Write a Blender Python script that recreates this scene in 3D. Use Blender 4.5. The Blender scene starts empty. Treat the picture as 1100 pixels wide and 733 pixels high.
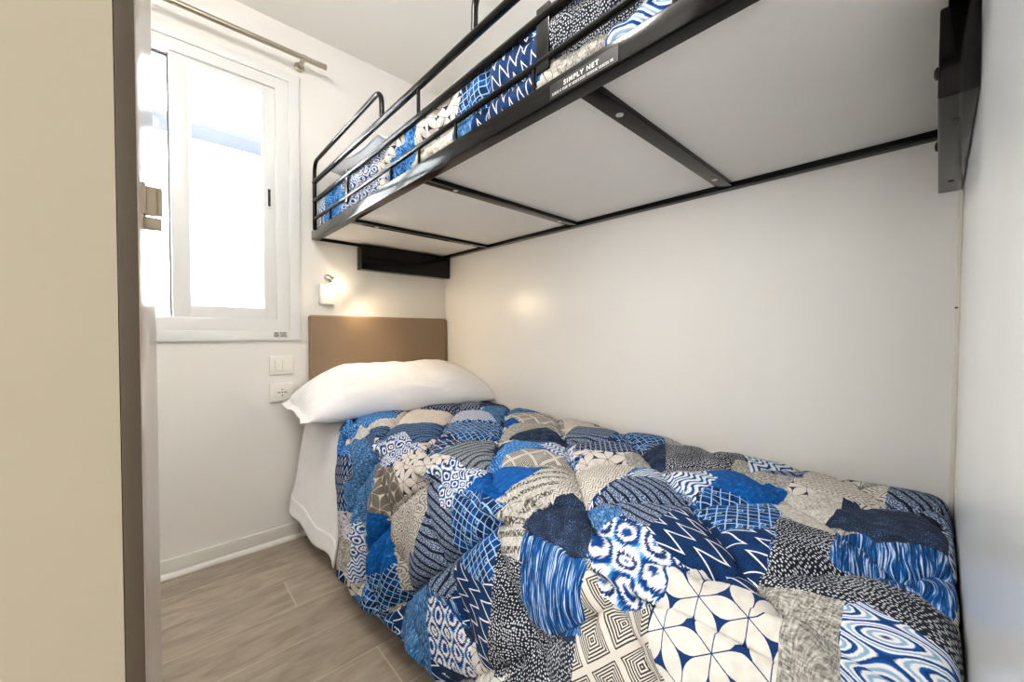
import bpy, bmesh, math, random
import numpy as np
from mathutils import Vector, Matrix

SC = bpy.context.scene
COL = SC.collection
R = math.radians
random.seed(7)

# ------------------------------------------------------------------ camera
YAW, PITCH, ROLL, FPX, CAMZ = 0.7416, -0.0236, 0.0043, 419.58, 0.93
cam_data = bpy.data.cameras.new('camera')
cam_data.sensor_width = 36.0
cam_data.sensor_fit = 'HORIZONTAL'
cam_data.lens = FPX * 36.0 / 1100.0
cam_data.clip_start = 0.01
cam = bpy.data.objects.new('camera', cam_data)
COL.objects.link(cam)
fw = Vector((math.sin(YAW) * math.cos(PITCH), math.cos(YAW) * math.cos(PITCH), math.sin(PITCH)))
r0 = Vector((math.cos(YAW), -math.sin(YAW), 0)); u0 = r0.cross(fw)
rt = r0 * math.cos(ROLL) + u0 * math.sin(ROLL); up = u0 * math.cos(ROLL) - r0 * math.sin(ROLL)
cam.matrix_world = Matrix(((rt.x, up.x, -fw.x, 0), (rt.y, up.y, -fw.y, 0), (rt.z, up.z, -fw.z, CAMZ), (0, 0, 0, 1)))
SC.camera = cam

# ------------------------------------------------------------------ light and exposure
SC.view_settings.view_transform = 'Standard'
SC.view_settings.look = 'None'
SC.view_settings.exposure = 1.2
SC.view_settings.gamma = 1.0
SC.view_settings.use_curve_mapping = False
world = bpy.data.worlds.new('sky'); SC.world = world
world.use_nodes = True
bg = world.node_tree.nodes['Background']
bg.inputs['Color'].default_value = (0.93, 0.97, 1.0, 1)
bg.inputs['Strength'].default_value = 7.0

def area_light(name, loc, target, sx, sy, power, col):
    d = bpy.data.lights.new(name, 'AREA'); d.shape = 'RECTANGLE'; d.size = sx; d.size_y = sy
    d.energy = power; d.color = col
    o = bpy.data.objects.new(name, d); COL.objects.link(o); o.location = loc
    o.rotation_euler = (Vector(target) - Vector(loc)).to_track_quat('-Z', 'Y').to_euler()
    return o
sd = bpy.data.lights.new('sun', 'SUN'); sd.energy = 26; sd.color = (1.0, 0.97, 0.92); sd.angle = 0.01
so_ = bpy.data.objects.new('sun', sd); COL.objects.link(so_)
so_.rotation_euler = Vector((0.25, 0.40, -0.88)).to_track_quat('-Z', 'Y').to_euler()      # high sun from behind the room, on the yard and the house opposite
po = area_light('window_portal', (.06, 2.06, 1.47), (.06, 0, 1.47), .80, 1.12, 1, (1, 1, 1))
po.data.cycles.is_portal = True
# added fill light, unseen behind the camera, and the room's ceiling lamp
area_light('rear_fill_light', (-1.25, -0.62, 1.15), (0.9, 0.62, 1.0), 1.1, 1.9, 17, (1.0, 0.98, 0.95))
d = bpy.data.lights.new('ceiling_lamp_light', 'POINT'); d.energy = 11; d.color = (1.0, 0.97, 0.93); d.shadow_soft_size = 0.07
lamp = bpy.data.objects.new('ceiling_lamp_light', d); COL.objects.link(lamp); lamp.location = (-0.10, 0.66, 2.10)

# ------------------------------------------------------------------ room numbers (metres)
YH = 1.95      # head wall (window, headboard)
XW = 1.255     # long wall beside the bed
YF = -0.029    # foot wall
XL = -0.62     # wall behind the door leaf
ZC = 2.266     # ceiling
# ------------------------------------------------------------------ object helpers
def finish(name, bm, m, parent=None, smooth=True, angle=40):
    me = bpy.data.meshes.new(name)
    bm.normal_update()
    bm.to_mesh(me); bm.free()
    for x in (m if isinstance(m, (list, tuple)) else [m]):
        me.materials.append(x)
    o = bpy.data.objects.new(name, me); COL.objects.link(o)
    if smooth:
        me.polygons.foreach_set('use_smooth', [True] * len(me.polygons))
        me.set_sharp_from_angle(angle=R(angle))
    if parent is not None:
        o.parent = parent
        o.matrix_parent_inverse = Matrix.Translation(parent.location).inverted()
    return o

def tag(o, label, cat, group=None):
    o['label'] = label; o['category'] = cat
    if group: o['group'] = group
    return o

def struct(o):
    o['kind'] = 'structure'
    return o

def thing(name, loc, label, cat):
    o = bpy.data.objects.new(name, None); o.empty_display_size = 0.05
    COL.objects.link(o); o.location = loc
    return tag(o, label, cat)

def box(bm, x0, x1, y0, y1, z0, z1, bev=0.0, seg=2):
    vs = [bm.verts.new((x, y, z)) for x in (x0, x1) for y in (y0, y1) for z in (z0, z1)]
    fs = [(0, 1, 3, 2), (4, 6, 7, 5), (0, 4, 5, 1), (2, 3, 7, 6), (0, 2, 6, 4), (1, 5, 7, 3)]
    faces = [bm.faces.new([vs[i] for i in f]) for f in fs]
    if bev:
        es = list({e for f in faces for e in f.edges})
        bmesh.ops.bevel(bm, geom=es, offset=bev, segments=seg, profile=0.6, affect='EDGES')
    return bm

def boxes(*specs):
    bm = bmesh.new()
    for s in specs: box(bm, *s)
    return bm

def bend(pts, r, n=6):
    """round the corners of a polyline"""
    P = [Vector(p) for p in pts]; out = [P[0]]
    for i in range(1, len(P) - 1):
        a = (P[i - 1] - P[i]); b = (P[i + 1] - P[i])
        k = min(r, a.length * .49, b.length * .49)
        A = P[i] + a.normalized() * k; B = P[i] + b.normalized() * k
        for j in range(n + 1):
            u = j / n
            out.append(A * (1 - u) ** 2 + P[i] * 2 * u * (1 - u) + B * u * u)
    out.append(P[-1]); return out

def tube(bm, pts, rad, n=14, cap=True):
    P = [Vector(p) for p in pts]; rings = []
    ref = Vector((0, 0, 1)); d0 = (P[1] - P[0]).normalized()
    if abs(d0.dot(ref)) > .9: ref = Vector((1, 0, 0))
    for i, p in enumerate(P):
        d = (P[min(i + 1, len(P) - 1)] - P[max(i - 1, 0)]).normalized()
        a = (ref - d * ref.dot(d)).normalized(); b = d.cross(a); ref = a
        rr = rad[i] if isinstance(rad, (list, tuple)) else rad
        rings.append([bm.verts.new(p + (a * math.cos(2 * math.pi * k / n) + b * math.sin(2 * math.pi * k / n)) * rr) for k in range(n)])
    for A, B in zip(rings, rings[1:]):
        for k in range(n):
            bm.faces.new((A[k], A[(k + 1) % n], B[(k + 1) % n], B[k]))
    if cap:
        bm.faces.new(rings[0][::-1]); bm.faces.new(rings[-1])
    return bm

def lathe(bm, origin, axis, prof, n=24):
    """prof: list of (radius, distance along axis)"""
    a = Vector(axis).normalized(); o = Vector(origin)
    pts = [o + a * h for r, h in prof]; rad = [max(r, 1e-4) for r, h in prof]
    ref = Vector((0, 0, 1)) if abs(a.z) < .9 else Vector((1, 0, 0))
    u = (ref - a * ref.dot(a)).normalized(); v = a.cross(u); rings = []
    for p, rr in zip(pts, rad):
        rings.append([bm.verts.new(p + (u * math.cos(2 * math.pi * k / n) + v * math.sin(2 * math.pi * k / n)) * rr) for k in range(n)])
    for A, B in zip(rings, rings[1:]):
        for k in range(n):
            bm.faces.new((A[k], A[(k + 1) % n], B[(k + 1) % n], B[k]))
    bm.faces.new(rings[0][::-1]); bm.faces.new(rings[-1])
    return bm

# ------------------------------------------------------------------ materials
def srgb(r, g, b):
    f = lambda c: (c / 255) / 12.92 if c <= 10 else ((c / 255 + .055) / 1.055) ** 2.4
    return (f(r), f(g), f(b), 1)

class NT:
    """tiny node-graph writer"""
    def __init__(s, name, rough=.5, metal=0, spec=.5, col=None):
        s.m = bpy.data.materials.new(name); s.m.use_nodes = True
        s.t = s.m.node_tree; s.N = s.t.nodes; s.b = s.N['Principled BSDF']
        s.b.inputs['Roughness'].default_value = rough; s.b.inputs['Metallic'].default_value = metal
        s.b.inputs['Specular IOR Level'].default_value = spec
        if col: s.b.inputs['Base Color'].default_value = col
    def put(s, sock, v):
        if hasattr(v, 'is_output') or isinstance(v, bpy.types.NodeSocket): s.t.links.new(v, sock)
        elif isinstance(v, (tuple, list)) and len(v) == 3 and sock.type == 'RGBA': sock.default_value = (*v, 1)
        else: sock.default_value = v
    def math(s, op, a, b=0.0, c=None):
        n = s.N.new('ShaderNodeMath'); n.operation = op
        s.put(n.inputs[0], a); s.put(n.inputs[1], b)
        if c is not None: s.put(n.inputs[2], c)
        return n.outputs[0]
    def add(s, a, b): return s.math('ADD', a, b)
    def sub(s, a, b): return s.math('SUBTRACT', a, b)
    def mul(s, a, b): return s.math('MULTIPLY', a, b)
    def frac(s, a): return s.math('FRACT', a)
    def abs(s, a): return s.math('ABSOLUTE', a)
    def less(s, a, b): return s.math('LESS_THAN', a, b)
    def step(s, a, lo, hi):                       # smooth 0..1
        n = s.N.new('ShaderNodeMapRange'); n.interpolation_type = 'SMOOTHSTEP'
        s.put(n.inputs[0], a); n.inputs[1].default_value = lo; n.inputs[2].default_value = hi
        return n.outputs[0]
    def uv(s, name):
        n = s.N.new('ShaderNodeUVMap'); n.uv_map = name
        x = s.N.new('ShaderNodeSeparateXYZ'); s.t.links.new(n.outputs[0], x.inputs[0])
        return x.outputs[0], x.outputs[1]
    def obj(s):
        n = s.N.new('ShaderNodeTexCoord'); x = s.N.new('ShaderNodeSeparateXYZ')
        s.t.links.new(n.outputs['Object'], x.inputs[0]); return x.outputs[0], x.outputs[1], x.outputs[2]
    def vec(s, x, y, z=0.0):
        n = s.N.new('ShaderNodeCombineXYZ')
        for i, v in enumerate((x, y, z)): s.put(n.inputs[i], v)
        return n.outputs[0]
    def noise(s, v, scale, detail=2.0, rough=.5, dist=0.0):
        n = s.N.new('ShaderNodeTexNoise'); s.put(n.inputs['Vector'], v)
        n.inputs['Scale'].default_value = scale; n.inputs['Detail'].default_value = detail
        n.inputs['Roughness'].default_value = rough; n.inputs['Distortion'].default_value = dist
        return n.outputs[0]
    def voro(s, v, scale, rnd=1.0, feature='F1', out='Distance'):
        n = s.N.new('ShaderNodeTexVoronoi'); n.voronoi_dimensions = '2D'; n.feature = feature
        s.put(n.inputs['Vector'], v); n.inputs['Scale'].default_value = scale; n.inputs['Randomness'].default_value = rnd
        return n.outputs[out]
    def white(s, v):
        n = s.N.new('ShaderNodeTexWhiteNoise'); n.noise_dimensions = '2D'; s.put(n.inputs['Vector'], v); return n.outputs['Value']
    def mix(s, f, a, b):
        n = s.N.new('ShaderNodeMix'); n.data_type = 'RGBA'
        s.put(n.inputs[0], f); s.put(n.inputs[6], a); s.put(n.inputs[7], b); return n.outputs[2]
    def ramp(s, f, stops, mode='LINEAR'):
        n = s.N.new('ShaderNodeValToRGB'); s.put(n.inputs[0], f); e = n.color_ramp; e.interpolation = mode
        while len(e.elements) < len(stops): e.elements.new(0.5)
        for el, (p, c) in zip(e.elements, stops): el.position = p; el.color = c
        return n.outputs[0]
    def bump(s, h, strength, dist=.002):
        n = s.N.new('ShaderNodeBump'); s.put(n.inputs['Height'], h)
        n.inputs['Strength'].default_value = strength; n.inputs['Distance'].default_value = dist
        s.t.links.new(n.outputs[0], s.b.inputs['Normal'])
    def color(s, c): s.put(s.b.inputs['Base Color'], c); return s.m

def plain(name, col, rough=.5, metal=0, spec=.5, grain=0.0, scale=60, bump=0.0):
    """paint / plastic / metal with a slight procedural unevenness"""
    n = NT(name, rough, metal, spec)
    x, y, z = n.obj(); v = n.vec(x, y, z)
    k = n.noise(v, scale, 3)
    d = tuple(c * (1 - grain) for c in col[:3]) + (1,)
    n.color(n.mix(k, d, col))
    if bump: n.bump(n.noise(v, scale * 4, 2), bump, .001)
    return n.m

M = {}
M['wall'] = plain('white_wall_panel', srgb(240, 237, 233), .30, grain=.02, scale=4)
M['wall_gloss'] = plain('glossy_white_wall_panel', srgb(236, 237, 238), .15, grain=.02, scale=4)
M['ceiling'] = plain('ceiling_panel', srgb(246, 244, 238), .45, grain=.02, scale=4)
M['skirting'] = plain('white_skirting', srgb(232, 229, 223), .35, grain=.02)
M['upvc'] = plain('white_window_plastic', srgb(231, 231, 231), .3, grain=.01)
M['gasket'] = plain('dark_rubber', srgb(40, 42, 48), .6, grain=.1)
M['black_metal'] = plain('black_powder_coat', srgb(13, 12, 11), .12, spec=.22, grain=.15, scale=90, bump=.05)
M['black_tube'] = plain('black_tube_paint', srgb(14, 13, 12), .14, spec=.2, grain=.1, scale=90)
M['board'] = plain('bunk_base_board', srgb(232, 230, 227), .5, grain=.03, scale=12)
M['steel'] = plain('brushed_steel', srgb(186, 176, 158), .28, metal=1, grain=.12, scale=140)
M['chrome'] = plain('chrome', srgb(225, 222, 216), .08, metal=1, grain=.03)
M['screw'] = plain('zinc_screw', srgb(205, 203, 200), .3, metal=1, grain=.08)
M['plastic'] = plain('white_switch_plastic', srgb(240, 237, 230), .3, grain=.01)
M['dark'] = plain('socket_hole', srgb(30, 28, 27), .7, grain=.1)
M['taupe'] = plain('taupe_edge_profile', srgb(76, 67, 54), .36, spec=.5, grain=.06, scale=30)
M['taupe_gloss'] = plain('taupe_gloss_edge', srgb(204, 187, 172), .18, spec=.8, grain=.04, scale=30)
M['door_face'] = plain('cream_door_laminate', srgb(170, 161, 140), .4, grain=.03, scale=6)
M['headboard'] = plain('brown_leatherette', srgb(146, 122, 98), .42, grain=.12, scale=160, bump=.25)
M['linen_white'] = None
M['stone'] = plain('white_render', srgb(240, 240, 242), .8, grain=.03)
M['eave'] = plain('grey_eave_board', srgb(58, 61, 69), .8, spec=.05, grain=.05)

def cloth(name, col, sc):
    n = NT(name, .9, 0, .2)
    x, y, z = n.obj(); v = n.vec(x, y, z)
    w = n.noise(v, sc, 3)
    n.color(n.mix(w, tuple(c * .96 for c in col[:3]) + (1,), col))
    n.bump(n.add(n.mul(n.noise(v, 900, 1), .3), n.noise(v, 30, 4)), .12, .004)
    n.b.inputs['Sheen Weight'].default_value = .15
    return n.m
M['pillow'] = cloth('white_pillowcase', srgb(246, 246, 249), 30)
M['sheet'] = cloth('white_sheet', srgb(244, 244, 248), 30)
M['mattress'] = cloth('mattress_ticking', srgb(220, 218, 214), 40)

def glass():
    m = bpy.data.materials.new('window_glass'); m.use_nodes = True; t = m.node_tree; t.nodes.clear()
    o = t.nodes.new('ShaderNodeOutputMaterial'); mx = t.nodes.new('ShaderNodeMixShader')
    tr = t.nodes.new('ShaderNodeBsdfTransparent'); gl = t.nodes.new('ShaderNodeBsdfGlossy'); fr = t.nodes.new('ShaderNodeFresnel')
    tr.inputs[0].default_value = (.96, .98, .97, 1); gl.inputs['Roughness'].default_value = .02; fr.inputs[0].default_value = 1.45
    t.links.new(fr.outputs[0], mx.inputs[0]); t.links.new(tr.outputs[0], mx.inputs[1]); t.links.new(gl.outputs[0], mx.inputs[2])
    t.links.new(mx.outputs[0], o.inputs[0]); return m
M['glass'] = glass()

def bulb_mat():
    n = NT('lit_bulb', .2); n.b.inputs['Emission Color'].default_value = (1, .82, .55, 1)
    n.b.inputs['Emission Strength'].default_value = 6.0; n.color((1, .95, .85, 1)); return n.m
M['bulb'] = bulb_mat()

def floor_mat():
    n = NT('oak_vinyl_planks', .38, 0, .4)
    x, y, z = n.obj()
    W, LN = .1715, 1.22
    r = n.math('DIVIDE', n.sub(y, 1.442 - 10 * W), W)
    row = n.math('FLOOR', r); fy = n.frac(r)
    sh = n.mul(n.white(n.vec(row, 3.0)), LN)
    k = n.math('DIVIDE', n.add(n.sub(x, .343), n.mul(n.sub(row, 10.0), .45)), LN)
    k = n.add(k, 10.0)
    colm = n.math('FLOOR', k); fx = n.frac(k)
    rnd = n.white(n.vec(n.add(row, .5), n.add(colm, .5)))
    v = n.vec(n.add(n.mul(x, 2.2), n.mul(rnd, 7.0)), n.add(n.mul(y, 9.0), n.mul(rnd, 31.0)), 0)
    g1 = n.noise(v, 2.6, 6, .6, .9)
    g2 = n.noise(n.vec(n.mul(x, 5.0), n.add(n.mul(y, 90.0), n.mul(rnd, 9.0)), 0), 2.5, 4, .6)
    base = n.ramp(g1, [(.25, srgb(132, 118, 104)), (.48, srgb(168, 154, 139)), (.75, srgb(194, 181, 166))])
    base = n.mix(n.mul(n.step(g2, .45, .75), .35), base, srgb(124, 110, 98))
    base = n.mix(n.mul(rnd, .38), base, srgb(138, 124, 110))
    ey = n.math('MINIMUM', fy, n.sub(1.0, fy)); ex = n.math('MINIMUM', fx, n.sub(1.0, fx))
    line = n.math('MAXIMUM', n.less(ey, .0085), n.less(ex, .0018))
    base = n.mix(n.mul(line, .55), base, srgb(206, 196, 180))
    n.bump(n.sub(g2, n.mul(line, .8)), .12, .001)
    return n.color(base)
M['floor'] = floor_mat()

# ---- printed patchwork fabrics; local print coordinates in the UV map "print" (metres)
DEEP, NAVY, MID, SKY = srgb(18, 68, 130), srgb(24, 32, 54), srgb(62, 112, 182), srgb(138, 176, 220)
CREAM, WHITE, GREY, TAN, INK = srgb(226, 224, 219), srgb(236, 236, 238), srgb(150, 146, 138), srgb(178, 170, 156), srgb(52, 52, 56)
def fabric(kind):
    n = NT('print_' + kind.lower(), .88, 0, .22)
    u, v = n.uv('print'); p = n.vec(u, v)
    fine = n.noise(p, 700, 2); med = n.noise(p, 60, 3); fz = n.mul(n.sub(n.noise(p, 260, 2), .5), 1.0)
    def zig(uu, vv, wl, amp, asym, row, th):
        f = n.frac(n.math('DIVIDE', uu, wl))
        tri = n.math('MINIMUM', n.math('DIVIDE', f, asym), n.math('DIVIDE', n.sub(1.0, f), 1 - asym))
        q = n.frac(n.math('DIVIDE', n.sub(vv, n.mul(tri, amp)), row))
        d = n.mul(n.math('MINIMUM', q, n.sub(1.0, q)), row)
        s1, s2 = amp / (wl * asym), amp / (wl * (1 - asym))
        sl = n.add(math.sqrt(1 + s2 * s2), n.mul(n.less(f, asym), math.sqrt(1 + s1 * s1) - math.sqrt(1 + s2 * s2)))
        d = n.math('DIVIDE', d, sl)
        return n.step(n.add(d, n.mul(fz, .0007)), th * 1.15, th * .75)
    if kind == 'zz':
        c = n.mix(zig(u, v, .033, .0425, .41, .0505, .00135), n.mix(n.step(med, .3, .7), DEEP, srgb(12, 50, 108)), WHITE)
    elif kind == 'dot':
        d = n.voro(n.vec(u, n.mul(v, .8)), 250, .6)
        w = n.add(.27, n.mul(n.sub(n.noise(p, 16, 2), .5), .35))
        c = n.mix(n.step(n.sub(d, w), .07, -.07), NAVY, srgb(220, 222, 228))
    elif kind == 'weaveb':
        a = n.noise(n.vec(n.mul(u, 1), n.mul(v, .4)), 330, 2)
        c = n.ramp(a, [(.3, srgb(46, 90, 160)), (.5, srgb(90, 138, 205)), (.66, srgb(190, 208, 236))])
    elif kind == 'denim':
        a = n.noise(n.vec(n.mul(u, 1), n.mul(v, .22)), 380, 3)
        c = n.ramp(n.add(a, n.mul(n.sub(med, .5), .35)), [(.32, srgb(54, 78, 122)), (.52, srgb(108, 140, 188)), (.7, srgb(176, 198, 226))])
    elif kind == 'strk':
        a = n.noise(n.vec(n.mul(u, 1), n.mul(v, .05)), 420, 3, .6)
        b = n.noise(n.vec(n.mul(u, 1), n.mul(v, .03)), 130, 2)
        c = n.ramp(n.add(n.mul(a, .75), n.mul(b, .3)), [(.38, NAVY), (.47, DEEP), (.55, MID), (.62, srgb(214, 224, 240))])
    elif kind in ('stripen', 'stripeb', 'stripeg'):
        q = n.frac(n.math('DIVIDE', n.add(v, n.mul(fz, .0022)), .019))
        sp = n.noise(n.vec(n.mul(u, 1), n.mul(v, 1.6)), 300, 2)
        dk, lo, hi = {'stripen': (srgb(28, 34, 60), srgb(70, 88, 134), srgb(200, 208, 224)), 'stripeb': (srgb(34, 46, 82), srgb(70, 96, 146), srgb(150, 168, 200)),
                      'stripeg': (srgb(70, 76, 86), srgb(120, 132, 146), srgb(196, 198, 200))}[kind]
        c = n.mix(n.step(n.abs(n.sub(q, .5)), .30, .40), n.mix(n.step(sp, .42, .62), lo, hi), dk)
        thin = n.step(n.abs(n.sub(n.frac(n.mul(q, 3.0)), .5)), .40, .47)
        c = n.mix(n.mul(thin, .5), c, dk)
    elif kind in ('hex', 'leafc', 'leafg', 'leafw'):
        a = {'hex': .0625, 'leafc': .046, 'leafg': .060, 'leafw': .036}[kind]
        H = a * math.sqrt(3)
        uu = n.add(u, n.mul(fz, .0008)); vv = n.add(v, n.mul(fz, -.0008))
        def cell(du, dv):
            x = n.mul(n.sub(n.frac(n.add(n.math('DIVIDE', uu, a), du)), .5), a)
            y = n.mul(n.sub(n.frac(n.add(n.math('DIVIDE', vv, H), dv)), .5), H)
            return x, y
        x1, y1 = cell(0, 0); x2, y2 = cell(.5, .5)
        l1 = n.add(n.mul(x1, x1), n.mul(y1, y1)); l2 = n.add(n.mul(x2, x2), n.mul(y2, y2)); k = n.less(l2, l1)
        x = n.add(x1, n.mul(k, n.sub(x2, x1))); y = n.add(y1, n.mul(k, n.sub(y2, y1)))
        rr = n.math('SQRT', n.add(n.mul(x, x), n.mul(y, y)))
        th = n.math('ARCTAN2', y, x)
        tf = n.mul(n.sub(n.frac(n.add(n.mul(th, 3 / math.pi), 6.0)), .5), math.pi / 3)     # centroids lie at 30 + 60 k degrees
        al = n.math('DIVIDE', n.mul(rr, n.math('COSINE', tf)), a / math.sqrt(3))
        pe = n.math('DIVIDE', n.mul(rr, n.abs(n.math('SINE', tf))), a)
        t = n.math('MAXIMUM', n.sub(al, .55), 0.0)
        w = n.add(.009, n.mul(n.mul(t, t), .42))
        ink = n.step(n.sub(pe, w), .006, -.004)
        bgc, ln = {'hex': (CREAM, srgb(44, 70, 130)), 'leafc': (srgb(226, 222, 217), srgb(70, 72, 92)), 'leafg': (srgb(140, 136, 128), srgb(214, 210, 202)), 'leafw': (srgb(220, 216, 222), srgb(84, 88, 120))}[kind]
        c = n.mix(ink, n.mix(n.mul(n.step(med, .4, .7), .25), bgc, srgb(190, 184, 174) if kind != 'leafg' else GREY), ln)
    elif kind in ('linen', 'linenc', 'greyc'):
        a = n.noise(n.vec(n.mul(u, .3), n.mul(v, 1)), 420, 3); b = n.noise(n.vec(n.mul(u, 1), n.mul(v, .3)), 420, 3)
        k = n.add(n.mul(n.add(a, b), .5), n.mul(n.sub(med, .5), .25))
        st = {'linen': (srgb(116, 115, 111), srgb(180, 178, 173), srgb(216, 214, 209)), 'linenc': (srgb(172, 169, 163), srgb(208, 206, 200), srgb(228, 226, 221)),
              'greyc': (srgb(154, 151, 146), srgb(208, 206, 200), srgb(226, 224, 219))}[kind]
        c = n.ramp(k, [(.36, st[0]), (.5, st[1]), (.62, st[2])])
        if kind == 'greyc':
            q = n.frac(n.math('DIVIDE', v, .026)); dash = n.noise(n.vec(n.mul(u, 1.2), n.mul(v, .6)), 240, 2)
            c = n.mix(n.mul(n.less(q, .42), n.step(dash, .42, .56)), c, srgb(98, 94, 88))
    elif kind == 'navy':
        a = n.noise(p, 520, 2)
        c = n.ramp(n.add(a, n.mul(n.sub(n.noise(p, 40, 3), .5), .4)), [(.4, srgb(28, 38, 66)), (.58, srgb(54, 70, 108)), (.72, srgb(140, 156, 190))])
    elif kind == 'latt':
        g = .0165
        x = n.frac(n.math('DIVIDE', n.add(u, n.mul(fz, .0012)), g)); y = n.frac(n.math('DIVIDE', n.add(v, n.mul(fz, .0012)), g * .85))
        ex = n.math('MINIMUM', x, n.sub(1.0, x)); ey = n.math('MINIMUM', y, n.sub(1.0, y))
        line = n.step(n.math('MINIMUM', ex, ey), .085, .045)
        rnd = n.white(n.vec(n.math('FLOOR', n.math('DIVIDE', u, g)), n.math('FLOOR', n.math('DIVIDE', v, g * .85))))
        inner = n.step(n.abs(n.sub(n.math('MAXIMUM', n.abs(n.sub(x, .3)), n.abs(n.sub(y, .35))), .2)), .07, .03)
        line = n.math('MAXIMUM', line, n.mul(inner, n.less(rnd, .28)))
        c = n.mix(line, n.mix(n.step(n.noise(p, 45, 2), .4, .62), srgb(28, 52, 104), srgb(46, 96, 172)), srgb(190, 210, 236))
    elif kind in ('ikat', 'arc'):
        px_, py_ = (.052, .088) if kind == 'ikat' else (.032, .040)
        big = 1.0 if kind == 'ikat' else .45
        streak = n.mul(n.sub(n.noise(n.vec(n.mul(u, .12), v), 420, 2), .5), .020 * big)       # the ragged edge of tied threads
        wob = n.mul(n.sub(n.noise(p, 9 / big, 2), .5), .030 * big)
        uu = n.add(u, n.add(streak, wob)); vv = n.add(v, n.mul(wob, -.7))
        f = n.add(n.math('COSINE', n.mul(uu, 2 * math.pi / px_)), n.math('COSINE', n.mul(vv, 2 * math.pi / py_)))
        c = n.ramp(n.mul(n.add(f, 2.0), .25), [(.0, srgb(44, 84, 160)), (.07, srgb(44, 84, 160)), (.12, WHITE), (.24, WHITE), (.31, srgb(38, 70, 144)), (.42, srgb(30, 78, 152)), (.48, SKY), (.53, WHITE), (.66, WHITE),
                                                     (.72, srgb(60, 74, 130)), (.82, srgb(34, 60, 128)), (.88, WHITE), (.96, WHITE), (1.0, srgb(60, 104, 178))])
    elif kind == 'oval':
        kx, ky = 2 * math.pi / .15, 2 * math.pi / .068
        uu = n.add(u, n.mul(fz, .0045))
        f = n.add(n.math('COSINE', n.mul(uu, kx)), n.math('COSINE', n.mul(v, ky)))
        f2 = n.add(n.math('COSINE', n.add(n.mul(uu, kx), math.pi)), n.math('COSINE', n.add(n.mul(v, ky), math.pi)))
        q = n.frac(n.mul(n.add(f, 2.0), .98))
        c = n.ramp(q, [(0, srgb(40, 84, 160)), (.16, srgb(58, 104, 178)), (.24, WHITE), (.42, WHITE), (.5, srgb(176, 196, 218)), (.64, srgb(168, 190, 214)), (.72, WHITE), (.84, WHITE), (.92, srgb(44, 74, 140))])
    elif kind == 'greek':
        g = .052
        x = n.abs(n.sub(n.frac(n.math('DIVIDE', u, g)), .5)); y = n.abs(n.sub(n.frac(n.math('DIVIDE', v, g)), .5))
        m = n.add(n.math('MAXIMUM', x, y), n.mul(fz, .012))
        q = n.abs(n.sub(n.frac(n.mul(m, 14.0)), .5))
        st = n.mul(n.step(q, .32, .18), n.less(m, .432))
        c = n.mix(st, srgb(218, 215, 209), srgb(78, 76, 73))
    elif kind == 'chev':
        z1 = zig(u, v, .019, .011, .5, .0085, .0009)
        c = n.mix(n.mul(z1, n.step(n.noise(p, 90, 2), .3, .5)), n.mix(n.mul(med, .4), srgb(226, 223, 217), srgb(204, 200, 193)), srgb(122, 118, 110))
    elif kind == 'scrib':
        d = n.voro(n.vec(n.add(u, n.mul(fz, .003)), v), 42, .8); q = n.frac(n.mul(d, 3.2))
        c = n.mix(n.step(n.abs(n.sub(q, .5)), .2, .08), srgb(210, 207, 201), srgb(120, 119, 117))
    elif kind in ('blue', 'blueb'):
        a = n.noise(n.vec(n.mul(u, .5), n.mul(v, 1)), 120, 5, .65)
        c = n.ramp(a, [(.35, srgb(34, 82, 156)), (.55, srgb(52, 108, 186)), (.74, srgb(134, 172, 220))])
    elif kind == 'wave':
        w = n.mul(n.math('SINE', n.mul(u, 2 * math.pi / .045)), .008)
        q = n.frac(n.math('DIVIDE', n.add(n.add(v, w), n.mul(n.sub(n.noise(p, 40, 2), .5), .012)), .0155))
        c = n.ramp(q, [(.0, WHITE), (.36, srgb(214, 220, 234)), (.46, srgb(54, 84, 150)), (.66, srgb(46, 66, 122)), (.78, SKY), (.9, WHITE)])
    else:  # cream with sparse marks
        a = n.noise(n.vec(n.mul(u, 1), n.mul(v, .4)), 260, 2)
        c = n.mix(n.step(a, .62, .7), n.mix(med, srgb(226, 222, 216), srgb(206, 201, 194)), srgb(110, 108, 118))
    c = n.mix(n.mul(n.step(fine, .35, .7), .10), c, srgb(240, 240, 240))
    g = n.N.new('ShaderNodeGamma'); n.put(g.inputs[0], c); g.inputs[1].default_value = 1.5
    hs = n.N.new('ShaderNodeHueSaturation'); n.put(hs.inputs['Color'], g.outputs[0]); hs.inputs['Hue'].default_value = .486; hs.inputs['Saturation'].default_value = 1.12; hs.inputs['Value'].default_value = .98; c = hs.outputs[0]
    n.bump(n.add(n.mul(n.noise(p, 55, 4), 1.0), n.mul(fine, .15)), .22, .006)
    n.b.inputs['Sheen Weight'].default_value = .0
    return n.color(c)
KINDS = ['zz', 'dot', 'weaveb', 'denim', 'strk', 'stripen', 'stripeb', 'stripeg', 'hex', 'leafc', 'leafg', 'leafw', 'linen', 'linenc', 'greyc',
         'navy', 'latt', 'ikat', 'arc', 'oval', 'greek', 'chev', 'scrib', 'blue', 'blueb', 'wave', 'cream']
FAB = [fabric(k) for k in KINDS]
KI = {k: i for i, k in enumerate(KINDS)}

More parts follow.
